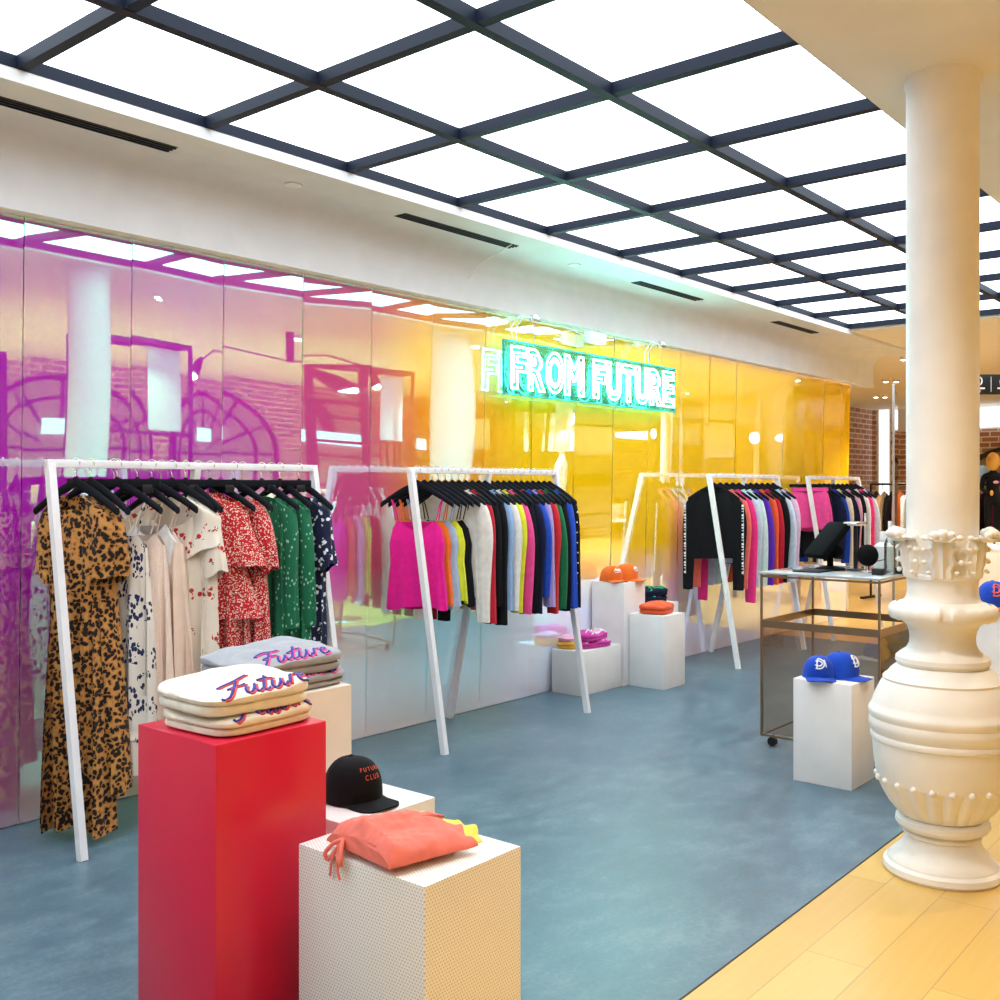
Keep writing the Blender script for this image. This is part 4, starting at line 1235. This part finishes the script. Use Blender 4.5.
# black payment terminal leaning on its stand
t = thing('payment_terminal', 'black payment terminal tilted back on its stand on the glass counter', 'payment terminal', (5.76, 2.33, CH), radians(-35))
MB().lathe([(0.085, 0.0), (0.085, 0.01), (0.05, 0.018), (0.02, 0.022)], 32).build('base', 'matte_black', t)
MB().tube([(0, 0, 0.018), (0.0, 0, 0.10), (-0.01, 0, 0.17)], [0.018, 0.018, 0.022], 14).build('stand', 'matte_black', t)
m = MB().cbox(-0.10, 0.10, -0.026, 0.026, -0.13, 0.13, 0.024)
sa, ca = sin(radians(-42)), cos(radians(-42))
m.v = [(p[1] * ca + p[2] * -sa - 0.02, p[0], p[1] * sa + p[2] * ca + 0.17) for p in m.v]
m.build('screen', 'matte_black', t)
MB().ball((0.03, 0, 0.11), 0.045, 10).build('joint', 'matte_black', t)
t = tag(MB().cbox(-0.085, 0.085, -0.04, 0.04, 0.0, 0.022, 0.006).build('card_reader', 'chrome', loc=(5.83, 2.21, CH + 0.255)), 'silver printer bar on the post behind the payment terminal', 'receipt printer')
MB().tube([(0, 0, -0.255), (0, 0, 0.0)], 0.012, 10).build('post', 'black_metal', t)
MB().lathe([(0.05, -0.255), (0.05, -0.247), (0.012, -0.243)], 24).build('base', 'black_metal', t)
t = thing('desk_speaker', 'black round speaker on a chrome foot on the glass counter', 'speaker', (5.72, 2.10, CH))
MB().ball((0, 0, 0.095), 0.058, 12, (1, 1, 1.05)).build('head', 'matte_black', t)
MB().lathe([(0.045, 0.0), (0.045, 0.006), (0.012, 0.012), (0.010, 0.045)], 24).build('foot', 'chrome', t)
MB().tube([(0.03, -0.03, 0.06), (0.03, -0.09, 0.075), (0.02, -0.10, 0.03), (0.0, -0.06, 0.006), (-0.03, 0.0, 0.006)], 0.003, 6).build('cable', 'black_plastic', t)
tag(MB().cbox(-0.11, 0.11, -0.08, 0.08, 0.0, 0.008, 0.003).build('tablet', 'grid_dark', loc=(5.60, 2.36, CH)), 'flat dark tray at the left edge of the glass counter', 'tray')
def bottle(x, y, h, r, label, mat='bottle_glass', cap='white_paint'):
    t = thing('perfume_bottle', label, 'bottle', (x, y, CH), 0, 'bottles on the glass counter')
    MB().lathe([(r * 0.9, 0), (r, 0.006), (r, h * 0.62), (r * 0.6, h * 0.70), (r * 0.35, h * 0.73), (r * 0.35, h * 0.78)], 24).build('glass_body', mat, t)
    MB().lathe([(r * 0.42, h * 0.78), (r * 0.42, h * 0.98), (r * 0.36, h)], 20).build('stopper', cap, t)
bottle(5.80, 1.99, 0.26, 0.045, 'tall clear bottle with white stopper nearest the terminal')
bottle(5.66, 1.955, 0.29, 0.026, 'slim clear bottle standing nearest the column')
bottle(5.95, 2.09, 0.22, 0.055, 'squat pale bottle behind the black speaker', 'mannequin_white')
bottle(5.93, 1.965, 0.24, 0.045, 'wide pale bottle at the back of the counter by the column', 'mannequin_white')
t = thing('acrylic_stand', 'clear acrylic frame stand among the counter bottles', 'display stand', (6.01, 2.22, CH), radians(20))
f = MB().box(-0.07, 0.07, -0.006, 0.006, 0.0, 0.012).box(-0.07, -0.058, -0.006, 0.006, 0.012, 0.32).box(0.058, 0.07, -0.006, 0.006, 0.012, 0.32).box(-0.07, 0.07, -0.006, 0.006, 0.308, 0.32)
f.build('frame', 'white_paint', t, smooth=False)
MB().box(-0.06, 0.06, -0.03, 0.03, 0, 0.004).build('base', 'clear_glass', t, smooth=False)
tag(MB().cbox(-0.022, 0.022, -0.03, 0.03, 0, 0.035, 0.003).build('tester_box', 'black_plastic', loc=(5.58, 1.99, CH)), 'small black box in front of the bottles on the counter', 'box')
tag(MB().cbox(-0.022, 0.022, -0.03, 0.03, 0, 0.03, 0.003).build('tester_box', 'black_plastic', loc=(5.74, 1.925, CH)), 'small black box at the counter edge beside the urn leaves', 'box')
t = thing('bar_stool', 'chrome bar stool with round foot near the counter, mirrored in the wall', 'stool', (6.75, 1.05, 0))
MB().lathe([(0.19, 0), (0.185, 0.012), (0.05, 0.03), (0.025, 0.05), (0.025, 0.62), (0.03, 0.66)], 32).build('pedestal', 'chrome', t)
MB().lathe([(0.02, 0.655), (0.17, 0.66), (0.175, 0.70), (0.16, 0.72), (0.001, 0.725)], 32).build('seat', 'fabric_red' if 'fabric_red' in M else 'red_lacquer', t)
MB().tube([(0.12 * cos(a), 0.12 * sin(a), 0.24) for a in [k * pi / 12 for k in range(25)]], 0.009, 8).build('foot_ring', 'chrome', t)

# ------------------------------------------------------------------ far hall, seen past the end of the mirror wall
def black_table(x0, x1, y0, y1, label):
    t = thing('display_table', label, 'table', (x0, y0, 0))
    a, b = x1 - x0, y1 - y0
    MB().cbox(0, a, 0, b, 0.76, 0.80, 0.004).build('tabletop', 'white_paint', t)
    for xx in (0.02, a - 0.06):
        for yy in (0.02, b - 0.06):
            MB().box(xx, xx + 0.05, yy, yy + 0.05, 0, 0.76).build('leg', 'black_metal', t, smooth=False)
    return t
black_table(11.9, 12.7, 2.7, 3.7, 'black-legged white table behind the column, mirrored through the counter')
# glass partition with a chrome post
t = thing('glass_screen', 'clear glass screen with chrome edge just left of the column shaft', 'glass screen', (9.5, 3.25, 0), radians(15))
MB().box(-0.01, 0.5, -0.006, 0.006, 0.05, 2.35).build('glass_pane', 'clear_glass', t, smooth=False)
MB().box(-0.02, 0.0, -0.01, 0.01, 0.0, 2.4).build('post', 'chrome', t, smooth=False)
MB().box(-0.05, 0.5, -0.12, 0.12, 0, 0.05).build('base', 'chrome', t, smooth=False)
def arch_window(x, y, facing, label, R=1.15, z0=0.95, zc=1.55, goods=True, seed=0):
    """round-headed black frame; built in the plane of a wall along x"""
    t = thing('arched_window', label, 'arched window', (x, y, 0), 0 if facing > 0 else pi, 'black arched windows')
    pl = MB()
    pts = [(-R, z0)] + [(-R * cos(k * pi / 24), zc + (R) * sin(k * pi / 24)) for k in range(25)] + [(R, z0)]
    o = len(pl.v)
    pl.rings([[(p[0], yy, p[1]) for p in pts] for yy in (0.005, 0.03)], True, True, True)
    pl.build('pane', 'window_pane', t, smooth=False)
    for r, th in ((R, 0.035), (R * 0.72, 0.022)):
        MB().tube([(-r, 0.05, z0)] + [(-r * cos(k * pi / 24), 0.05, zc + r * sin(k * pi / 24)) for k in range(25)] + [(r, 0.05, z0)], th, 8).build('arch_bar', 'black_metal', t)
    for q in (30, 60, 90, 120, 150):
        a_ = radians(q)
        MB().bar((R * 0.25 * cos(a_), 0.05, zc + R * 0.25 * sin(a_)), (R * cos(a_), 0.05, zc + R * sin(a_)), 0.025, 0.025).build('muntin', 'black_metal', t, smooth=False)
    for zz in (z0, zc):
        MB().box(-R, R, 0.035, 0.065, zz - 0.015, zz + 0.015).build('transom', 'black_metal', t, smooth=False)
    MB().cbox(-0.25, 0.25, 0.07, 0.1, zc + 0.25, zc + 0.5, 0.004).build('lit_sign', 'window_glow', t)
M['window_pane'] = paint('window_pane', (0.34, 0.30, 0.27), 0.25)
for i, x in enumerate((2.6, 5.6, 8.5, 11.4, 14.4, 17.3)):
    arch_window(x, YB, 1, 'black arched window in the brick wall, mirrored in the coloured film', goods=True, seed=i)
arch_window(17.75, YR, -1, 'black arched window in the brick wall beyond the mirror wall', 1.2, 0.5, 1.1)
t = thing('arched_window', 'black arched window on the end brick wall right of the column', 'arched window', (X1, 4.75, 0), -pi / 2 + pi)
R = 1.25
pts = [(-R * cos(k * pi / 24), 0.95 + R * sin(k * pi / 24)) for k in range(25)]
MB().rings([[(p[0], yy, p[1]) for p in [(-R, 0.1)] + pts + [(R, 0.1)]] for yy in (0.005, 0.03)], True, True, True).build('pane', 'window_pane', t, smooth=False)
MB().tube([(-R, 0.05, 0.1)] + [(p[0], 0.05, p[1]) for p in pts] + [(R, 0.05, 0.1)], 0.045, 8).build('arch_bar', 'black_metal', t)
for q in (45, 90, 135):
    MB().bar((0, 0.05, 0.95), (R * cos(radians(q)), 0.05, 0.95 + R * sin(radians(q))), 0.03, 0.03).build('muntin', 'black_metal', t, smooth=False)

# far rail of clothes before the brick and window
def far_rail(x0, y0, x1, y1, cols, labels, rail_label):
    t = thing('garment_rail', rail_label, 'clothes rail', (x0, y0, 0), math.atan2(y1 - y0, x1 - x0))
    L = math.hypot(x1 - x0, y1 - y0)
    MB().tube([(0, 0, 1.5), (L, 0, 1.5)], 0.015, 8).build('rail', 'black_metal', t)
    for x in (0.0, L):
        MB().tube([(x, 0, 0.0), (x, 0, 1.5)], 0.015, 8).build('post', 'black_metal', t)
        MB().box(x - 0.02, x + 0.02, -0.25, 0.25, 0, 0.03).build('foot', 'black_metal', t, smooth=False)
    for i, (c, l) in enumerate(zip(cols, labels)):
        k = (i + 0.5) / len(cols)
        g = thing('hanging_coat', l, 'coat', (x0 + (x1 - x0) * k, y0 + (y1 - y0) * k, 1.515 + 0.0), math.atan2(y1 - y0, x1 - x0) + radians(12), 'coats on the far rails')
        MB().tube([(0, 0.0, 0.012), (0, 0, -0.09)], 0.004, 6).build('hanger_hook', 'chrome', g)
        body_mesh(0.19, 0.20, 0.2, 0.21, -0.95 - 0.12 * (i % 3), 0.05, seed=i + 300, n=36, rows=8).build('body', fab(c), g)
        for s in (-1, 1):
            sleeve_mesh(s, 0.6, seed=i + 300).build('sleeve', fab(c), g)
far_rail(13.6, 4.95, 13.5, 4.2, ('black', 'tan', 'black', 'orange', 'white', 'black', 'red'), ('black coat first on the far rail past the mirror wall', 'tan coat on the far rail past the mirror wall', 'black coat between tan and orange on the far rail', 'orange coat on the far rail past the mirror wall',
    'white coat on the far rail past the mirror wall', 'black coat beside the white one on the far rail', 'red coat ending the far rail beside the column'), 'black garment rail in the far hall left of the column shaft')
far_rail(15.45, 4.2, 15.3, 3.72, ('magenta', 'black', 'magenta', 'black'), ('magenta coat nearest behind the dark mannequin', 'black coat behind the dark mannequin', 'magenta coat second behind the dark mannequin', 'black coat last behind the dark mannequin'), 'black garment rail behind the dark-dressed mannequin')

# mannequin right of the column: black outfit, golden head
def skin_body(name, verts, edges, radii, mat, parent, root=0):
    me = bpy.data.meshes.new(name)
    me.from_pydata(verts, edges, [])
    o = bpy.data.objects.new(name, me)
    COL.objects.link(o)
    md = o.modifiers.new('skin', 'SKIN')
    for i, r in enumerate(radii):
        r = r if isinstance(r, tuple) else (r, r)
        me.skin_vertices[0].data[i].radius = r
    me.skin_vertices[0].data[root].use_root = True
    sd = o.modifiers.new('subd', 'SUBSURF'); sd.levels = 2; sd.render_levels = 2
    bpy.context.view_layer.update()
    dg = bpy.context.evaluated_depsgraph_get()
    m2 = bpy.data.meshes.new_from_object(o.evaluated_get(dg))
    o.modifiers.clear()
    o.data = m2
    m2.materials.clear(); m2.materials.append(M[mat] if isinstance(mat, str) else mat)
    m2.polygons.foreach_set('use_smooth', [True] * len(m2.polygons))
    o.parent = parent
    return o
BV = [(0, 0, 0.98), (0, 0, 1.12), (0, 0, 1.30), (0, 0, 1.43), (0, 0, 1.50), (0, 0, 1.58),
      (0.17, 0, 1.40), (0.24, 0.0, 1.14), (0.25, -0.06, 0.90), (-0.17, 0, 1.40), (-0.23, -0.03, 1.15), (-0.12, -0.14, 1.05),
      (0.095, 0, 0.90), (0.10, 0, 0.50), (0.10, 0.02, 0.09), (0.10, -0.12, 0.03), (-0.095, 0, 0.90), (-0.10, -0.02, 0.50), (-0.10, 0.0, 0.09), (-0.10, -0.14, 0.03)]
BE = [(0, 1), (1, 2), (2, 3), (3, 4), (4, 5), (3, 6), (6, 7), (7, 8), (3, 9), (9, 10), (10, 11), (0, 12), (12, 13), (13, 14), (14, 15), (0, 16), (16, 17), (17, 18), (18, 19)]
BR = [(0.15, 0.10), (0.125, 0.09), (0.15, 0.10), (0.10, 0.08), 0.05, 0.048, 0.062, 0.048, 0.032, 0.062, 0.048, 0.032, 0.095, 0.065, 0.042, 0.035, 0.095, 0.065, 0.042, 0.035]
t = thing('mannequin', 'mannequin in black jacket and trousers with golden head right of the column', 'mannequin', (14.0, 3.55, 0.73), radians(-60))
t.scale = (0.62, 0.62, 0.62)
plinth(13.7, 14.3, 3.25, 3.85, 0.73, 'white_paint', 'white block under the golden-headed mannequin right of the column')
skin_body('figure', BV, BE, BR, fab('black'), t)
MB().ball((0, -0.01, 1.70), 0.16, 12, (0.82, 0.95, 1.2)).build('head', 'mannequin_gold', t)
for s, p in ((1, (0.25, -0.075, 0.84)), (-1, (-0.07, -0.17, 1.06))):
    MB().ball(p, 0.045, 8, (0.7, 0.8, 1.3)).build('hand', 'mannequin_gold', t)
MB().ball((0.03, -0.11, 1.28), 0.04, 8, (1.4, 0.4, 0.8)).build('flower_patch', fab('blush'), t)
for s in (-0.1, 0.1):
    MB().cbox(s - 0.045, s + 0.045, -0.22, 0.05, 0.0, 0.07, 0.02).build('shoe', 'white_paint', t)
tag(MB().ball((0, 0, 0), 0.12, 10, (1, 1, 1.1)).build('hat', fab('sky_blue'), loc=(15.40, 4.04, 1.635)), 'light blue hat on the rail behind the golden-headed mannequin', 'hat')

# hanging black directory sign right of the column
def hanging_sign(x, y, z, rz, label, w=0.9, h=0.22):
    t = thing('hanging_sign', label, 'sign', (x, y, z), rz)
    MB().cbox(-w / 2, w / 2, -0.02, 0.02, 0, h, 0.004).build('board', 'black_plastic', t)
    for xx in (-w * 0.4, w * 0.4):
        MB().tube([(xx, 0, h), (xx, 0, CZ - z)], 0.006, 6).build('rod', 'black_metal', t)
    for k, xx in enumerate((-w * 0.38, -w * 0.13, w * 0.13, w * 0.38)):
        mb = MB()
        if k % 2 == 0:
            for q in (-1, 0, 1):
                mb.tube([(xx + q * 0.018, -0.022, h * 0.42), (xx + q * 0.026, -0.022, h * 0.66), (xx + q * 0.012, -0.022, h * 0.80)], 0.008, 6)
        else:
            mb.tube([(xx + 0.026 * cos(a), -0.022, h * 0.66 + 0.035 * sin(a)) for a in [j * pi / 6 for j in range(13)]], 0.006, 6)
            mb.tube([(xx, -0.022, h * 0.42), (xx, -0.022, h * 0.62)], 0.008, 6)
        mb.box(xx - 0.05, xx + 0.05, -0.024, -0.019, h * 0.26, h * 0.34)
        mb.box(xx - 0.012, xx + 0.012, -0.024, -0.019, h * 0.10, h * 0.19)
        mb.build('emblem', 'print_white', t)
    for xx in (-w * 0.255, 0, w * 0.255):
        MB().box(xx - 0.002, xx + 0.002, -0.023, -0.019, 0.02, h - 0.02).build('divider', 'print_white', t, smooth=False)
    return t
hanging_sign(9.45, 2.42, 2.25, radians(-50), 'black hanging sign with small white emblems right of the column shaft', 0.8, 0.17)
hanging_sign(4.55, 0.25, 2.44, radians(140), 'black hanging sign mirrored in the magenta film', 0.42, 0.22)

# ------------------------------------------------------------------ the hall that shows in the mirror
def frame_unit(x, y, w, h, label, rz=0.0, panel=True):
    t = thing('shelf_rack', label, 'display frame', (x, y, 0), rz, 'black display frames')
    for xx in (-w / 2, w / 2):
        for yy in (-0.2, 0.2):
            MB().box(xx - 0.022, xx + 0.022, yy - 0.022, yy + 0.022, 0, h).build('post', 'black_metal', t, smooth=False)
    m = MB()
    for yy in (-0.2, 0.2):
        m.box(-w / 2, w / 2, yy - 0.02, yy + 0.02, h - 0.04, h)
    for xx in (-w / 2, w / 2):
        m.box(xx - 0.02, xx + 0.02, -0.2, 0.2, h - 0.04, h)
    m.build('top_rail', 'black_metal', t, smooth=False)
    for z in (0.5, 1.15, 1.75):
        MB().box(-w / 2, w / 2, -0.2, 0.2, z, z + 0.03).build('shelf', 'black_metal', t, smooth=False)
    if panel:
        MB().box(-w * 0.02, w / 2 - 0.03, -0.01, 0.01, 1.8, h - 0.05).build('white_panel', 'white_paint', t, smooth=False)
    for k in range(4):
        MB().cbox(-w * 0.42 + k * w * 0.22, -w * 0.42 + k * w * 0.22 + w * 0.17, -0.12, 0.12, 1.18, 1.42, 0.006).build('basket', 'black_plastic', t)
    return t
for x, y in ((5.15, 0.05), (8.1, 0.1), (11.3, 0.3)):
    frame_unit(x, y, 1.0, 2.62, 'tall black display frame with shelves, mirrored in the coloured film')
t = thing('tall_cabinet', 'dark tall cabinet mirrored at the left end of the film', 'cabinet', (3.85, -0.65, 0))
MB().cbox(-0.5, 0.46, -0.25, 0.25, 0, 2.45, 0.006).build('body', 'black_plastic', t)
for xx in (-0.48, 0.0):
    dr = MB().cbox(xx, xx + 0.44, 0.25, 0.27, 0.05, 2.4, 0.004).build('door', 'black_metal', t)
    MB().cbox(xx + 0.20, xx + 0.22, 0.27, 0.30, 1.0, 1.3, 0.003).build('handle', 'chrome', dr)
# arm lamp
t = thing('arm_lamp', 'ceiling lamp with jointed arms and spot heads, mirrored in the magenta film', 'ceiling lamp', (7.35, -0.6, CZ))
MB().tube([(0, 0, 0), (0, 0, -0.34)], 0.035, 12).build('stem', 'black_metal', t)
for ax, ay, k in ((-1, 0.1, 1), (0.62, 0.1, 2), (0.3, 0.9, 3)):
    MB().tube([(0, 0, -0.33), (ax * 0.75, ay * 0.75, -0.28), (ax, ay, -0.42)], 0.010, 8).build('arm', 'black_metal', t)
    hd = MB().tube([(ax, ay, -0.40), (ax + 0.10 * ax, ay + 0.05, -0.48), (ax + 0.22 * ax, ay + 0.1, -0.60)], [0.03, 0.06, 0.075], 16)
    hd = hd.build('spot_head', 'black_metal', t)
    MB().ball((ax + 0.225 * ax, ay + 0.1, -0.61), 0.066, 8, (1, 1, 0.5)).build('bulb', 'lens_glow', hd)
# low display tables with goods along the brick wall
def goods_table(x, y, label, seed):
    t = black_table(x - 0.8, x + 0.8, y - 0.35, y + 0.35, label); t['group'] = 'white tables along the brick wall'
    rr = random.Random(seed)
    for k in range(7):
        c = rr.choice(('white', 'cream', 'tan', 'black', 'white', 'coral'))
        hgt = rr.uniform(0.08, 0.4)
        tag(MB().cbox(-0.08, 0.08, -0.1, 0.1, 0, hgt, 0.015).build('gift_box', fab(c), loc=(x - 0.68 + k * 0.225, y + rr.uniform(-0.1, 0.1), 0.80)),
            '%s box on a display table, mirrored in the wall' % c.replace('_', ' '), 'box', 'boxes on the mirrored tables')
for i, x in enumerate((6.2, 9.6, 12.6, 15.6)):
    goods_table(x, -2.6 - 0.4 * (i % 2), 'white display table with boxes, mirrored in the wall', i)
# bust on a stand
t = thing('bust_form', 'white mannequin bust on a stand, mirrored in the yellow film', 'mannequin bust', (9.75, 1.62, 0), radians(-20))
TV = [(0, 0, 1.05), (0, 0, 1.22), (0, 0, 1.45), (0, 0, 1.60), (0, 0, 1.68), (0, 0, 1.74), (0.16, 0, 1.58), (0.21, 0, 1.36), (-0.16, 0, 1.58), (-0.21, 0, 1.36)]
skin_body('torso', TV, [(0, 1), (1, 2), (2, 3), (3, 4), (4, 5), (3, 6), (6, 7), (3, 8), (8, 9)], [(0.15, 0.1), (0.12, 0.09), (0.15, 0.1), (0.10, 0.08), 0.05, 0.05, 0.06, 0.05, 0.06, 0.05], 'mannequin_white', t)
MB().ball((0, -0.01, 1.87), 0.12, 12, (0.8, 0.95, 1.18)).build('head', 'mannequin_white', t)
MB().lathe([(0.18, 0), (0.18, 0.015), (0.02, 0.03), (0.02, 1.08)], 24).build('stand', 'chrome', t)
# tall shelf with plants far right, mirrored in the yellow film
t = thing('shelf_unit', 'tall shelf unit with bags and plants, mirrored at the yellow end', 'shelf', (15.8, 2.35, 0))
for xx in (-1.0, 1.0):
    MB().box(xx - 0.03, xx + 0.03, -0.2, 0.2, 0, 2.9).build('side_panel', 'black_metal', t, smooth=False)
for z in (0.4, 1.2, 1.95, 2.87):
    MB().box(-1.0, 1.0, -0.2, 0.2, z, z + 0.035).build('shelf_board', 'black_metal', t, smooth=False)
for k in range(5):
    tag(MB().cbox(-0.14, 0.14, -0.12, 0.12, 0, 0.3, 0.03).build('handbag', fab(('tan', 'black', 'white', 'cream', 'black')[k]), loc=(15.0 + k * 0.4, 2.35, 1.235)),
        ('tan', 'glossy black', 'white', 'cream', 'matt black')[k] + ' handbag on the shelf mirrored at the yellow end', 'handbag', 'handbags on the mirrored shelf')

# more of the hall, mirrored in the yellow half of the film
for x, y, rz in ((13.4, -1.6, 0.9), (15.2, -5.2, 1.1), (17.6, -1.2, 1.3), (18.6, -4.6, 1.2)):
    frame_unit(x, y, 1.5, 2.5, 'tall black display frame with shelves, mirrored in the coloured film', rz)
for i, (x, y) in enumerate(((11.2, -1.4), (14.0, 0.2), (16.6, -4.2), (18.8, 0.6))):
    goods_table(x, y, 'white display table with boxes, mirrored in the wall', i + 20)
for x, y, z in ((12.4, -0.3, 2.2), (14.8, -1.0, 2.3), (16.4, 0.9, 2.15), (18.0, -2.6, 2.25)):
    t = thing('pendant_lamp', 'white globe pendant lamp, mirrored in the yellow film', 'pendant lamp', (x, y, CZ), 0, 'globe pendants of the mirrored hall')
    MB().tube([(0, 0, 0), (0, 0, z - CZ + 0.1)], 0.006, 6).build('cord', 'black_metal', t)
    MB().ball((0, 0, z - CZ), 0.14, 12, (1, 1, 0.75)).build('globe', 'window_glow', t)
for y in (-6.0, -2.9, 0.2):
    t = thing('arched_window', 'black arched window on the end brick wall, mirrored in the yellow film', 'arched window', (X1, y, 0), pi / 2, 'black arched windows of the end wall')
    R = 1.2
    pts = [(-R * cos(k * pi / 24), 1.2 + R * sin(k * pi / 24)) for k in range(25)]
    MB().rings([[(p[0], yy, p[1]) for p in [(-R, 0.1)] + pts + [(R, 0.1)]] for yy in (0.005, 0.03)], True, True, True).build('pane', 'window_pane', t, smooth=False)
    MB().tube([(-R, 0.05, 0.1)] + [(p[0], 0.05, p[1]) for p in pts] + [(R, 0.05, 0.1)], 0.045, 8).build('arch_bar', 'black_metal', t)
    for q in (45, 90, 135):
        MB().bar((0, 0.05, 1.2), (R * cos(radians(q)), 0.05, 1.2 + R * sin(radians(q))), 0.03, 0.03).build('muntin', 'black_metal', t, smooth=False)
